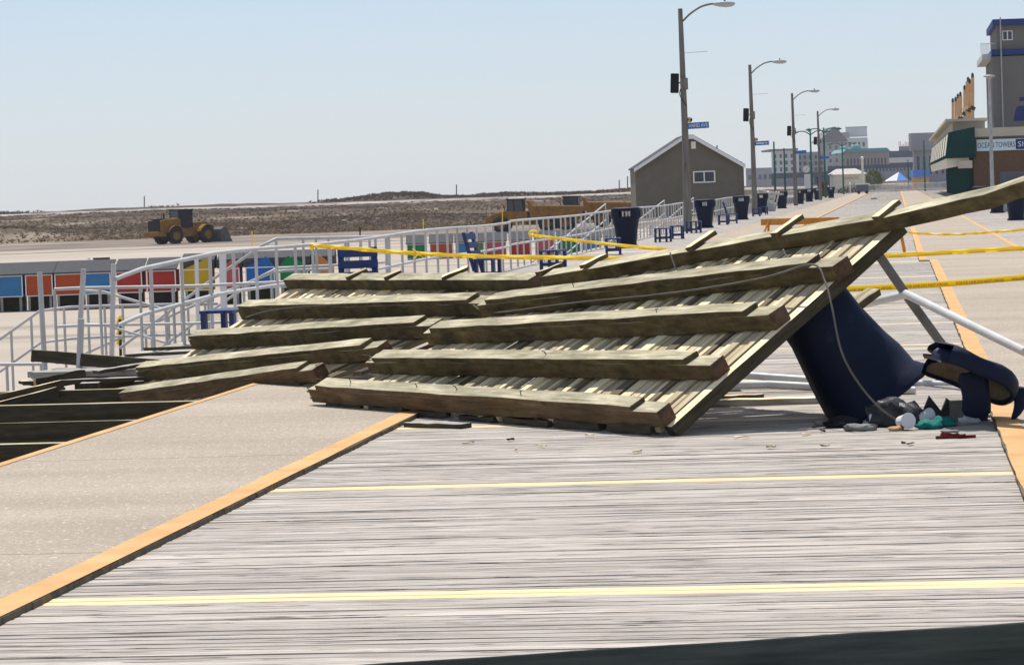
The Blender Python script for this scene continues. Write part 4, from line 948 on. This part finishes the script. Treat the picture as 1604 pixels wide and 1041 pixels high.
# dune pickets and poles
for lab, px, y0, y1, Y, m in (('thin pole on the dune ridge above the wheel loader', 226, 307, 325, 620, 'pole'), ('pole on the dune ridge near the middle of the beach', 498, 297, 318, 620, 'pole'), ('pole on the dune ridge left of the dump trucks', 715, 289, 310, 600, 'pole'), ('left pole on the dune ridge beside the tan hut', 970, 282, 302, 600, 'pole'), ('right pole on the dune ridge beside the tan hut', 983, 276, 300, 600, 'pole')):
    tag(MB().tube([P(px, y1, Y), P(px, y0, Y)], .12, 6).build('utility_pole', m), lab, 'pole', 'poles along the dune ridge')
for lab, px, y0, y1, Y in (('yellow survey stake right of the loader bucket', 395, 362, 385, 300), ('yellow survey stake left of the dump truck', 663, 343, 362, 300), ('yellow survey stake in front of the dump truck', 787, 330, 352, 300), ('dark stake on the sand behind the ramp', 564, 356, 420, 110)):
    tag(MB().tube([P(px, y1, Y), P(px, y0, Y)], .05 if Y > 200 else .03, 6).build('stake', 'tape' if Y > 200 else 'wood_dark'), lab, 'stake', 'stakes on the beach')
a, e = P(188, 577, 60), P(188, 500, 60)
o = thing('marker_post', 'yellow and black beach marker behind the torn landing', 'marker', a)
MB().tube([a-Vector((0, 0, .8)), e], .03, 6).build('stem', 'wood_dark', o, world=True)
for k in (0.02, .45, .8):
    c = e.lerp(a, k*.55); MB().box(c, (.09, .02, .16), 0, Matrix.Rotation(.5, 3, 'Y')).build('plate', 'tape', o, world=True)

# ------------------------------------------------------------------ machines
def wheel(t, loc, r, wd_, ry=0):
    b = MB(); m = Matrix.Rotation(rad(90), 3, 'X')
    b.lathe([(r*.55, -wd_/2), (r*.9, -wd_/2), (r, -wd_*.35), (r, wd_*.35), (r*.9, wd_/2), (r*.55, wd_/2)], 24, m=m, c=loc, cap0=False, cap1=False)
    for k in range(18):
        a = 2*math.pi*k/18
        b.box((loc[0]+math.cos(a)*r, loc[1], loc[2]+math.sin(a)*r), (.10, wd_*.95, .08), 0, Matrix.Rotation(-a+math.pi/2, 3, 'Y'))
    w = MB().add([], []); w = b.build('wheel', 'tyre', t)
    b = MB(); b.lathe([(r*.56, -wd_/2+.02), (r*.45, -wd_*.25), (.12, -wd_*.25)], 20, m=m, c=loc, cap0=False); b.lathe([(.12, wd_*.25), (r*.45, wd_*.25), (r*.56, wd_/2-.02)], 20, m=m, c=loc, cap1=False, cap0=True); b.build('rim', 'yellow', w)
def cabin(t, x0, x1, w, z0, z1):
    b = MB()
    for x in (x0, (x0*.45+x1*.55), x1-.1):
        for y in (-w/2, w/2-.1): b.bb(x, x+.1, y, y+.1, z0, z1)
    b.bb(x0-.08, x1+.1, -w/2-.06, w/2+.06, z1, z1+.14); b.bb(x0, x1, -w/2, w/2, z0-.5, z0+.02)
    c = b.build('cab', 'cab_black', t)
    MB().bb(x0+.03, x1-.04, -w/2+.03, w/2-.03, z0+.03, z1-.002).build('window', 'glass', c)
p = P(292, 383, 338)
ld = thing('wheel_loader', 'yellow wheel loader with its bucket on the sand, left on the beach', 'wheel loader', (p.x, p.y, -2.42), rad(42)); ld.scale = (1.04, 1.04, 1.04)
# local: +x forward (bucket), rear at -x
b = MB(); b.prism([(-3.9, 1.15), (-1.3, 1.15), (-1.3, 2.45), (-1.6, 2.62), (-3.6, 2.45), (-3.9, 2.3)], -1.0, 1.0); b.build('engine_hood', 'yellow', ld, bevel=.06)
MB().bb(-3.96, -3.905, -.99, .99, 1.2, 2.4).build('grille', 'cab_black', ld)
MB().bb(-3.85, -2.2, -.8, .8, 2.47, 2.60, 0).build('hood_lid', 'cab_black', ld, bevel=.04)
b = MB(); b.prism([(-4.35, .85), (-3.3, .75), (-3.3, 1.2), (-4.3, 1.3)], -1.25, 1.25); b.build('counterweight', 'yellow', ld, bevel=.06)
cabin(ld, -1.4, .35, 1.55, 2.1, 3.35)
MB().tube([(-2.4, .4, 2.5), (-2.4, .4, 3.1)], .08, 8).build('exhaust', 'cab_black', ld)
b = MB(); b.bb(.0, 2.2, -.55, .55, .75, 1.75); b.bb(-1.3, .2, -.7, .7, .7, 1.6); b.build('front_frame', 'yellow', ld, bevel=.04)
for x in (-2.2, 1.75):
    for y in (-1.15, 1.15):
        wheel(ld, (x, y, .85), .85, .62)
        b = MB(); pts = []
        for k in range(7):
            a = rad(40+k*20); pts.append((x+math.cos(a)*.97, .85+math.sin(a)*.97))
        for k in range(6, -1, -1):
            a = rad(40+k*20); pts.append((x+math.cos(a)*1.05, .85+math.sin(a)*1.05))
        b.prism(pts, y-.33, y+.33); b.build('fender', 'yellow', ld)
b = MB()
for y in (-.45, .45): b.bar((.9, y, 1.9), (2.6, y, 1.75), .14, .3); b.bar((2.6, y, 1.75), (3.5, y, .75), .14, .3)
b.bar((.8, 0, 2.0), (2.5, 0, 2.05), .16, .16); b.build('lift_arm', 'yellow', ld)
b = MB(); b.prism([(3.3, .1), (4.7, .02), (4.75, .08), (3.6, .25), (3.35, .7), (3.55, 1.25), (3.85, 1.5), (3.75, 1.6), (3.25, 1.3), (3.12, .7)], -1.55, 1.55)
for y in (-1.56, 1.50): b.prism([(3.3, .1), (4.7, .02), (3.95, 1.55), (3.4, 1.3), (3.2, .7)], y, y+.06)
b.build('bucket', 'bucket', ld)
def dump_truck(label, px, Y, rz):
    p = P(px, 370, Y); t = thing('dump_truck', label, 'dump truck', (p.x, p.y, -2.42), rz, 'yellow dump trucks on the beach')
    b = MB(); b.prism([(3.0, 1.0), (5.2, .9), (5.25, 1.55), (4.9, 1.85), (3.0, 2.35)], -1.15, 1.15); b.build('hood', 'yellow', t, bevel=.08)
    MB().bb(5.26, 5.32, -.8, .8, 1.0, 1.6).build('grille', 'cab_black', t)
    b = MB(); b.bb(.9, 3.0, -1.2, 1.2, .95, 2.2); b.bb(-4.2, 1.2, -.5, .5, .8, 1.2); b.build('chassis', 'yellow', t, bevel=.05)
    cabin(t, 1.35, 3.05, 1.7, 2.2, 3.35)
    b = MB(); b.prism([(-4.7, 2.05), (-3.4, 1.25), (.0, 1.25), (.75, 2.1), (.75, 2.85), (1.0, 3.25), (.55, 3.25), (.4, 2.75), (-4.7, 2.55)], -1.5, 1.5); b.build('dump_bed', 'yellow', t, bevel=.03)
    for x in (3.7, -1.1, -3.0):
        for y in (-1.2, 1.2): wheel(t, (x, y, .85), .85, .6)
    for y in (-1.25, 1.25): MB().tube([(3.2, y, 2.3), (3.35, y*1.18, 2.9)], .05, 6).build('mirror', 'cab_black', t)
    return t
d0 = dump_truck('front yellow dump truck with cab and sloping hood facing left, behind the railing', 843, 332, rad(180-8))
p = P(928, 360, 352); dup(d0, (p.x, p.y, -2.35), rad(180-8), 'rear yellow dump truck mostly hidden behind the front one')

# ------------------------------------------------------------------ right hand buildings
Yr = 250.0
dx_ = math.tan(PSI)
def skew(b):                                           # side walls run back along the boardwalk direction
    b.v = [(v[0]+v[1]*dx_, v[1], v[2]) for v in b.v]; return b
def wx_(px, Y): return P(px, 280, Y).x
# brick building with the sign
xL = wx_(1526, Yr)
root = thing('brick_building', 'low brick building with a cream parapet on the right', 'building', (xL, Yr, -.3))
zt = P(1560, 236, Yr).z+.3; zs = P(1560, 216, Yr).z+.3; zp = P(1560, 200, Yr).z+.3
skew(MB().bb(0, 16, 0, 30, 0, zs)).build('wall', 'brick', root)
skew(MB().bb(-.1, 16.1, -.35, 30, zs+.12, zp)).build('parapet', 'cream', root)
skew(MB().bb(0.02, 16, -.18, 30, zs, zs+.118)).build('shadow_band', 'hotel_dark', root)
MB().bb(2.0, 4.4, -.06, -.002, .02, 2.3).build('door', 'hotel_dark', root)
sgn = thing('shop_sign', 'long pale sign reading OCEAN TOWERS on the brick building', 'sign', (xL+.25, Yr-.06, P(1560, 227, Yr).z))
M['sign_pale'] = mat('pale_aqua_sign', (.55, .70, .74), .6, (.62, .73, .80), .5)
hs = 18/5000*Yr
MB().bb(0, 9, -.06, .02, -hs/2, hs/2).build('board', 'sign_pale', sgn)
text('lettering', 'Ocean Towers'.upper(), .60, 'blue_band', sgn, Matrix.Translation((.06, -.065, -.20)) @ FACE, .01, width=2.93)
MB().bb(3.05, 9, -.075, -.061, -hs/2+.05, hs/2-.05).build('panel', 'blue_band', sgn)
text('lettering', 'Sh', .60, 'sign_pale', sgn, Matrix.Translation((3.22, -.08, -.20)) @ FACE, .01, width=.62)
# green awning building
ya0 = 250.0
xa = wx_(1480, ya0); xb = wx_(1526, ya0)
root = thing('awning_building', 'shop with a big dark green mansard awning over the boardwalk', 'building', (xa, ya0-1, -.3))
z0 = P(1500, 245, ya0).z+.3; z1 = P(1500, 200, ya0).z+.3; z1b = P(1528, 198, ya0).z+.3
W_ = xb-xa
b = MB(); b.prism([(0, z0), (W_, z0), (W_, z1), (.30, z1-.35)], 0, 120); skew(b).build('awning', 'awning', root)
b = MB(); b.bb(-.06, W_+.06, -.12, 120, z0-.14, z0-.002); skew(b).build('awning_edge', 'awning', root)
b = MB(); b.prism([(.12, z0-.9), (W_*.78, z0-.62), (W_*.78, z0-.141), (.02, z0-.141)], .2, 119); skew(b).build('soffit', 'soffit', root)
for k in range(9):
    b = MB(); y = 4+k*13; b.prism([(.03-.03, z0+.12), (.03, z0+.12), (.30, z1-.45), (.25, z1-.45)], y, y+8); skew(b).build('sign_panel', 'soffit', root)
b = MB(); b.bb(W_*.78, W_-.02, 2.4, 118, 0, z1-.1); skew(b).build('wall', 'awning', root)
b = MB(); b.bb(-.3+W_*.5, W_+1.2, 14, 150, z1-.6, z1+.7); skew(b).build('upper_storey', 'cream', root)
b = MB(); b.bb(-.9+W_*.5, W_+1.4, 13, 150, z1+.70, z1+.92); skew(b).build('roof', 'cream', root)
# cream board hanging under the awning end
o = MB().bb(xa+.9, xa+2.0, ya0-1.25, ya0-1.12, z0-.95-.3, z0-.35-.3).build('hanging_board', 'cream'); tag(o, 'cream menu board hanging under the awning end', 'board')
# tan sign frame posts with finials on the roof
for i, (px, yt, yb, Y) in enumerate(((1492.5, 158, 205, 290), (1497, 156, 205, 288), (1500.5, 151, 203, 285), (1504.5, 148, 203, 282), (1511, 138, 200, 276), (1516.5, 125, 198, 272), (1519, 128, 198, 269), (1523.5, 119, 198, 266))):
    a = P(px, yb+6, Y); e = P(px, yt+3, Y)
    names = ['first (leftmost)', 'second', 'third', 'fourth', 'fifth', 'sixth', 'seventh', 'eighth (rightmost and tallest)']
    t = thing('roof_post', names[i]+' of the tan wooden posts with dark finials above the awning', 'post', a, 0, 'tan wooden posts above the awning')
    MB().bar(a, e, (.2, .22, .2, .3, .22, .42, .3, .25)[i], .2, (0, 1, 0)).build('shaft', 'tanpost', t, world=True)
    MB().lathe([(.05, 0), (.14, .05), (.10, .16), (.13, .26), (.03, .42)], 10, c=e).build('finial', 'wood_dark', t, world=True)
    c = a.lerp(e, .42); MB().box(c+Vector((0, -.05, 0)), (.42, .26, .30), 0, Matrix.Rotation(.4, 3, 'Y')).build('bracket', 'wood_dark', t, world=True)
for k, (x0, x1, y) in enumerate(((1491, 1506, 182), (1509, 1525, 165))):
    tag(MB().bar(P(x0, y+7, 287-k*14), P(x1, y-2, 281-k*14), .12, .25).build('cross_rail', 'tanpost'), ['lower tan cross rail joining the left four roof posts', 'upper tan cross rail joining the right four roof posts'][k], 'rail', 'cross rails between roof posts')
# tower
Yt = 320.0; xt = wx_(1552, Yt)
root = thing('hotel_tower', 'tall grey hotel tower with two blue bands at the top right', 'building', (xt, Yt, -.3))
def zz_(py, px=1580): return P(px, py, Yt).z+.3
skew(MB().bb(.45, 14, 0, 22, 0, zz_(88))).build('wall', 'tower', root)
skew(MB().bb(1.0, 14, .3, 22, zz_(77), zz_(40))).build('top_storey', 'tower', root)
skew(MB().bb(.42, 14.2, -.25, 22.2, zz_(86), zz_(77))).build('blue_band', 'blue_band', root)
skew(MB().bb(-.5, .418, 1.2, 22.2, zz_(92), zz_(83))).build('balcony_slab', 'hotel_white', root)
skew(MB().bb(.62, 14.2, -.3, 22.2, zz_(40), zz_(30))).build('roof_band', 'blue_band', root)
for k in range(9): MB().bb(-.48+k*.105, -.44+k*.105, 1.2, 1.24, zz_(83), zz_(83)+1.0).build('baluster', 'white', root)
MB().bb(-.5, .95, 1.19, 1.25, zz_(83)+1.0, zz_(83)+1.07).build('handrail', 'white', root)
wf = MB(); x0, x1 = wx_(1577, Yt)-xt, wx_(1593, Yt)-xt; za, zb = zz_(63), zz_(48)
for q in ((x0, x1, za, za+.08), (x0, x1, zb-.08, zb), (x0, x0+.08, za+.081, zb-.081), (x1-.08, x1, za+.081, zb-.081), ((x0+x1)/2-.05, (x0+x1)/2+.05, za+.081, zb-.081)): wf.bb(q[0], q[1], .22, .299, q[2], q[3])
wo = wf.build('window', 'white', root); MB().bb(x0+.08, x1-.08, .26, .29, za+.08, zb-.08).build('pane', 'glass', wo)
xp = wx_(1573, Yt)-xt
MB().tube([(xp, -.35, 0), (xp, -.35, zz_(27))], .07, 8).build('drain_pipe', 'metal', root)
xe = wx_(1590, Yt)-xt; b = MB(); b.prism([(xe, zz_(190)), (xe+2, zz_(190)), (xe+2, zz_(166)), (xe+.42, zz_(167)), (xe+.25, zz_(172))], -.03, -.012); b.prism([(xe+.62, zz_(159)), (xe+2, zz_(159)), (xe+2, zz_(153)), (xe+.7, zz_(153))], -.03, -.012); b.build('blue_emblem', 'blue_band', root)
# lamp with a disc head near the sign
p = P(1556, 350, 190); root = make_green('slim grey lamp post with a flat disc head in front of the brick building', (p.x, p.y, 0), P(1552, 120, 190).z, ())
for ch in root.children: ch.data = ch.data.copy(); ch.data.materials[0] = M['metal']
q = P(1552, 120, 190); MB().lathe([(.06, -.25), (.10, -.1), (.36, .0), (.34, .06), (.1, .1)], 16, c=(0, 0, q.z)).build('lamp_head', 'metal', root)
# blue newspaper box / third can on the right
t = can0
dup(can0, G(1536, 326.5), -PSI, 'low blue trash can on the right, left of the lamp post foot')
b = MB(); p = G(1573, 332); b.bb(-.35, .35, 0, .5, 0, .95); b.prism([(-.38, .951), (.38, .951), (.38, 1.0), (-.38, 1.0)], -.05, .55); o = b.build('utility_cabinet', 'metal', bevel=.02); o.location = p; tag(o, 'small grey cabinet between the two right hand cans', 'cabinet')

# ------------------------------------------------------------------ far end of the boardwalk
def wins(root, x0, x1, z0, z1, nx_, nz_, fw_=.55, fh=.5, y=-.06, m='hotel_dark'):
    for i in range(nx_):
        for j in range(nz_):
            cx_ = x0+(i+.5)*(x1-x0)/nx_; cz_ = z0+(j+.5)*(z1-z0)/nz_
            a, e = (x1-x0)/nx_*fw_/2, (z1-z0)/nz_*fh/2
            MB().bb(cx_-a, cx_+a, y, -.003, cz_-e, cz_+e).build('window', m, root)
def block(label, px0, px1, yt, Y, m, wl=None, dep=30, name='hotel', yb=None, cap=None):
    a = P(px0, yt, Y); e = P(px1, yt, Y); z0 = -.6 if yb is None else P((px0+px1)/2, yb, Y).z
    t = thing(name, label, 'building', (a.x, Y, z0), 0, 'hotels and blocks at the far end')
    w = e.x-a.x; h = (a.z+e.z)/2-z0
    skew(MB().bb(0, w, 0, dep, 0, h)).build('wall', m, t)
    if wl: wins(t, w*.04, w*.96, h*wl[2], h*wl[3], wl[0], wl[1], *(wl[4:]))
    if cap: MB().bb(-.4, w+.4, -.5, dep, h+.002, h+cap[0]).build('roof', cap[1], t)
    return t, w, h
block('pale five storey hotel at the left of the far skyline', 1208, 1246, 236, 900, 'hotel_white', (4, 4, .30, .95, .4, .6), cap=(.5, 'roof_grey'))
block('recessed grey wing of the pale hotel', 1246, 1292, 238, 930, 'hotel_grey', (5, 4, .3, .95, .5, .6))
block('low lilac grey building below the left sky edge', 1168, 1212, 263, 1100, 'hotel_grey', (5, 1, .4, .8))
block('dark low arcade at the foot of the pale hotel', 1208, 1300, 270, 800, 'hotel_dark')
block('long pale wall before the pale hotel', 1214, 1270, 279, 760, 'hotel_grey')
t, w, h = block('big grey hotel with a pointed gable and dark windows', 1284, 1326, 222, 1000, 'hotel_grey', (4, 5, .25, .95, .35, .5))
MB().prism([(-.5, h+.01), (w+.5, h+.01), (w*.62, h+4.6), (w*.5, h+4.6)], -.5, 25).build('roof', 'roof_grey', t)
t, w, h = block('tall pale hotel block behind the gabled one', 1318, 1358, 216, 1040, 'hotel_white', (5, 4, .3, .95, .45, .55)); MB().bb(w*.02, w*.3, -.3, 12, h+.01, h+1.9).build('stair_tower', 'hotel_grey', t)
t = thing('billboard', 'blank pale billboard on the roof of the tall hotel', 'billboard', P(1325, 215, 1045))
a = P(1325, 214, 1045); e = P(1358, 198, 1045); MB().bb(0, e.x-a.x, 0, .3, 0, e.z-a.z).build('panel', 'hotel_white', t); MB().bb(-.1, e.x-a.x+.1, -.1, .4, e.z-a.z+.002, e.z-a.z+.25).build('rim', 'hotel_grey', t)
t, w, h = block('pinkish building with a teal roof and small arched windows', 1322, 1392, 238, 820, 'hotel_pink', (12, 1, .62, .85, .45, .8)); MB().prism([(-.4, h+.01), (w+.4, h+.01), (w-.5, h+.9), (.5, h+.9)], -.4, 30).build('roof', 'teal_roof', t)
b = MB(); b.lathe([(1.4, 0), (1.35, .5), (.9, 1.1), (.1, 1.5)], 18, c=(w*.32, 6, h+.95)); b.build('dome', 'teal_roof', t)
b = MB(); b.lathe([(1.0, 0), (.95, .35), (.6, .7), (.1, .9)], 18, c=(w*.06, 8, h+.95)); b.build('dome', 'teal_roof', t)
block('long dark grey arcade across the far end', 1296, 1450, 258, 760, 'hotel_dark', (26, 1, .55, .92, .55, .6, -.06, 'hotel_grey'))
block('lower grey blue wall beneath the arcade', 1330, 1450, 268, 720, 'hotel_grey', (14, 1, .3, .7, .3, .5))
t, w, h = block('dark building with one broad white band', 1392, 1436, 236, 860, 'hotel_dark'); MB().bb(0, w, -.4, -.05, h*.68, h*.82).build('white_band', 'hotel_white', t); MB().bb(0, w, -.4, -.05, h*.36, h*.50).build('grey_band', 'hotel_grey', t)
t, w, h = block('flat topped beige block left of the awning shop', 1430, 1482, 208, 560, 'hotel_grey', (5, 1, .28, .62, .42, .9))
MB().bb(-.4, w, -.6, 3, h*.70, h+.02).build('canopy', 'hotel_grey', t)
block('dark building under the beige block', 1450, 1490, 225, 620, 'hotel_dark')
# reddish roof clutter
t, w, h = block('roof terrace with red rails above the white banded building', 1408, 1432, 229, 880, 'hotel_pink', name='terrace')
for k in range(10): MB().bb(k*w/10, k*w/10+.12, 0, .1, h, h+U(.5, 1.4)).build('rail', 'box red', t)
# hip roofed kiosk
Yk = 455; a = P(1306, 300, Yk); e = P(1356, 300, Yk)
t = thing('kiosk', 'white hip roofed kiosk with orange lettering reading WILDWOOD CREST', 'kiosk', (a.x, Yk, 0)); w = e.x-a.x
hz = P(1330, 273, Yk).z; hz2 = P(1330, 264, Yk).z
MB().bb(0, w, 0, 6, 0, hz).build('wall', 'soffit', t)
x = -.3; b = MB(); b.hexa([(x, x, hz+.01), (w-x, x, hz+.01), (w-x, 6-x, hz+.01), (x, 6-x, hz+.01), (w*.18, 2, hz2), (w*.75, 2, hz2), (w*.75, 4, hz2), (w*.18, 4, hz2)]); M['pale_shingle'] = mat('pale_shingles', (.40, .36, .32), .9, (.58, .54, .49), 3, (1, 1, 2), bump=.4); b.build('roof', 'pale_shingle', t)
text('lettering', 'WILDWOOD CREST', .5, 'tanpost', t, Matrix.Translation((w*.28, -.02, hz-.75)) @ FACE, .01, width=w*.52)
# bushy dark tuft in front of it
b = MB(); random.seed(77)
for k in range(900):
    a_ = U(0, 6.28); r_ = U(0, 1)**.5; c = Vector((math.cos(a_)*r_*2.4, math.sin(a_)*r_*1.0, U(0, 1)*1.5*(1-r_*.7)))
    d = Vector((U(-.2, .2), U(-.2, .2), U(.05, .25))); b.add([c, c+Vector((.07, 0, .05)), c+d], [(0, 1, 2)])
o = b.build('dune_bush', 'shrub'); o.location = P(1338, 300, 445)*1.0; o.location.z = 0; tag(o, 'brown grassy mound in front of the white kiosk', 'bush')
# round tree
t = thing('tree', 'round olive green tree right of the white kiosk', 'tree', (P(1369, 300, 480).x, 480, 0))
MB().tube([(0, 0, 0), (.1, 0, .8), (0, 0, 2)], .16, 8, r2=.06).build('trunk', 'trunk', t)
b = MB()
for k in range(4200):
    v = Vector((U(-1, 1), U(-1, 1), U(-1, 1)))
    if v.length > 1 or v.length < .1: continue
    v = v.normalized()*(v.length**.4)
    kk = 1+.30*mn.noise(v*2.2)
    c = Vector((v.x*1.45*kk, v.y*1.3*kk, 1.75+v.z*1.45*kk)); s_ = U(.10, .24)
    b.add([c, c+Vector((U(-s_, s_), U(-s_, s_), U(-s_, s_))), c+Vector((U(-s_, s_), U(-s_, s_), U(-s_, s_)))], [(0, 1, 2)])
b.build('crown', 'leaf', t)
# pillar with a ball lamp
q = P(1352, 300, 440); t = thing('ball_pillar', 'slim pale pillar topped with a white ball, right end of the kiosk', 'pillar', (q.x, 440, 0)); zb = P(1352, 250, 440).z
MB().tube([(0, 0, 0), (0, 0, zb)], .16, 10).build('shaft', 'soffit', t); MB().ball((0, 0, zb+.2), .24, 12).build('ball', 'white', t)
q = P(1269, 300, 335); t = thing('ball_pillar', 'small white ball lamp on a post beside the clock', 'pillar', (q.x, 333, 0)); zb = P(1269, 254, 333).z
MB().tube([(0, 0, 0), (0, 0, zb)], .06, 8).build('shaft', 'greenpole', t); MB().ball((0, 0, zb+.1), .15, 12).build('ball', 'white', t)
# clock on a white column
q = P(1266, 300, 350); t = thing('street_clock', 'white round clock on a ribbed white column', 'clock', (q.x, 350, 0)); zc = P(1263, 265, 350).z
b = MB(); b.bb(-.35, .35, -.2, .2, 0, zc-.55)
for k in range(5): b.bb(-.33+k*.15, -.27+k*.15, -.23, -.201, .1, zc-.6)
b.build('column', 'white', t); MB().lathe([(.42, -.09), (.42, .09)], 22, m=Matrix.Rotation(rad(90), 3, 'X'), c=(-.15, 0, zc)).build('clock_case', 'cream', t)
MB().lathe([(.36, -.02), (.36, .02)], 22, m=Matrix.Rotation(rad(90), 3, 'X'), c=(-.15, -.1, zc)).build('clock_face', 'white', t)
b = MB(); b.bar((-.15, -.13, zc), (-.02, -.13, zc+.06), .03, .03); b.bar((-.15, -.13, zc), (-.22, -.13, zc-.2), .03, .03); b.build('clock_hands', 'black', t)
# brown kiosk with blue posts
q = G(1291, 309); t = thing('info_kiosk', 'brown and red vending kiosk with blue posts among the far cans', 'kiosk', q)
MB().bb(-.42, .42, -.25, .25, .1, 1.7).build('cabinet', 'brick', t, bevel=.03)
MB().bb(-.3, .3, -.275, -.251, .9, 1.5).build('poster', 'red', t)
for x in (-.62, .62): MB().tube([(x, .2, 0), (x, .2, 2.3)], .06, 8).build('post', 'blue_band', t)
MB().bar((-.9, .2, 2.15), (1.0, .2, 2.55), .3, .08).build('roof', 'blue_band', t)
# tent, blue booth
a = P(1390, 300, 520); e = P(1424, 300, 520); t = thing('tent', 'blue and white peaked tent', 'tent', (a.x, 520, 0)); w = e.x-a.x; zt = P(1408, 283, 520).z; zk = P(1412, 269, 520).z
c = (w*.62, 1.8, zk)
MB().add([(0, 0, zt), (w*.45, 0, zt), c, (0, 3.6, zt)], [(0, 1, 2), (0, 2, 3)]).build('canopy_side', 'white', t)
MB().add([(w*.45, 0, zt), (w, 0, zt), c, (w, 3.6, zt), (0, 3.6, zt)], [(0, 1, 2), (1, 3, 2), (3, 4, 2)]).build('canopy', 'tent_blue', t)
for x in (.05, w*.45, w-.05): MB().tube([(x, .05, 0), (x, .05, zt)], .05, 6).build('leg', 'metal', t)
a = P(1432, 300, 500); e = P(1456, 300, 500); t = thing('booth', 'booth with a bright blue fascia', 'booth', (a.x, 500, 0)); w = e.x-a.x
z1, z2 = P(1444, 277, 500).z, P(1444, 266, 500).z
MB().bb(0, w, 0, 3, 0, z1).build('wall', 'tanpost', t); MB().bb(-.1, w+.1, -.3, 3.1, z1+.002, z2).build('fascia', 'tent_blue', t)
# crowd-control barriers
b0 = None; random.seed(41)
def make_barrier(label, loc):
    t = thing('steel_barrier', label, 'barrier', loc, 0, 'steel crowd barriers across the far end')
    b = MB(); b.tube([(0, 0, .15), (0, 0, 1.08), (2.2, 0, 1.08), (2.2, 0, .15)], .03, 6); b.tube([(0, 0, .25), (2.2, 0, .25)], .025, 6); b.build('frame', 'pipe_rail', t)
    b = MB()
    for k in range(12): b.tube([(.16+k*.17, 0, .25), (.16+k*.17, 0, 1.08)], .014, 5)
    b.build('bars', 'pipe_rail', t)
    for x in (.25, 1.95): MB().bar((x, -.3, .02), (x, .3, .02), .05, .05).build('foot', 'pipe_rail', t)
    return t
for r_, Yb in enumerate((428, 438, 450)):
    for k in range(6 if r_ < 2 else 7):
        px = 1352+k*21+r_*7
        if px > 1478: continue
        q = P(px, 300, Yb+U(-1, 1)); lab = '%s steel barrier from the left in the %s row across the far boardwalk' % (['first', 'second', 'third', 'fourth', 'fifth', 'sixth', 'seventh'][k], ['nearest', 'middle', 'farthest'][r_])
        if b0 is None: b0 = make_barrier(lab, (q.x, q.y, 0))
        else: dup(b0, (q.x, q.y, 0), U(-.15, .15), lab)
# bicycle-like scraps and planters near the far left: white post with spots
q = G(1332, 303.5); t = thing('hydrant_post', 'white spotted post at the far left end of the boardwalk', 'post', q)
MB().tube([(0, 0, 0), (0, 0, 1.2)], .08, 8).build('shaft', 'cup', t); MB().ball((0, 0, 1.35), .16, 10).build('knob', 'white', t)
q = G(1351, 304); t = thing('cart', 'small dark cart with a white top at the far end', 'cart', q)
MB().bb(-.7, .7, -.4, .4, .35, 1.2).build('body', 'hotel_dark', t); MB().bb(-.9, .9, -.5, .5, 1.2, 1.32).build('top', 'white', t)
for x in (-.5, .5): MB().lathe([(.2, -.05), (.2, .05)], 12, m=Matrix.Rotation(rad(90), 3, 'X'), c=(x, -.42, .2)).build('wheel', 'tyre', t)
o = MB().ball((0, 0, .06), .2, 10, sc=(1.6, .6, .4)).build('litter', 'card'); o.location = G(1369, 312); tag(o, 'bit of litter on the far deck in the middle', 'litter')

# ------------------------------------------------------------------ sea haze in the air
HAZE = .0001
hz_ = bpy.data.materials.new('haze'); hz_.use_nodes = True; t_ = hz_.node_tree
t_.nodes.remove(t_.nodes['Principled BSDF'])
pv = t_.nodes.new('ShaderNodeVolumePrincipled'); pv.inputs['Color'].default_value = (.86, .92, 1, 1); pv.inputs['Density'].default_value = HAZE; pv.inputs['Anisotropy'].default_value = .3
t_.links.new(pv.outputs[0], t_.nodes['Material Output'].inputs['Volume']); M['haze'] = hz_
o = MB().bb(-1700, 1700, -300, 3300, -12, 30).build('haze', 'haze'); o['kind'] = 'stuff'
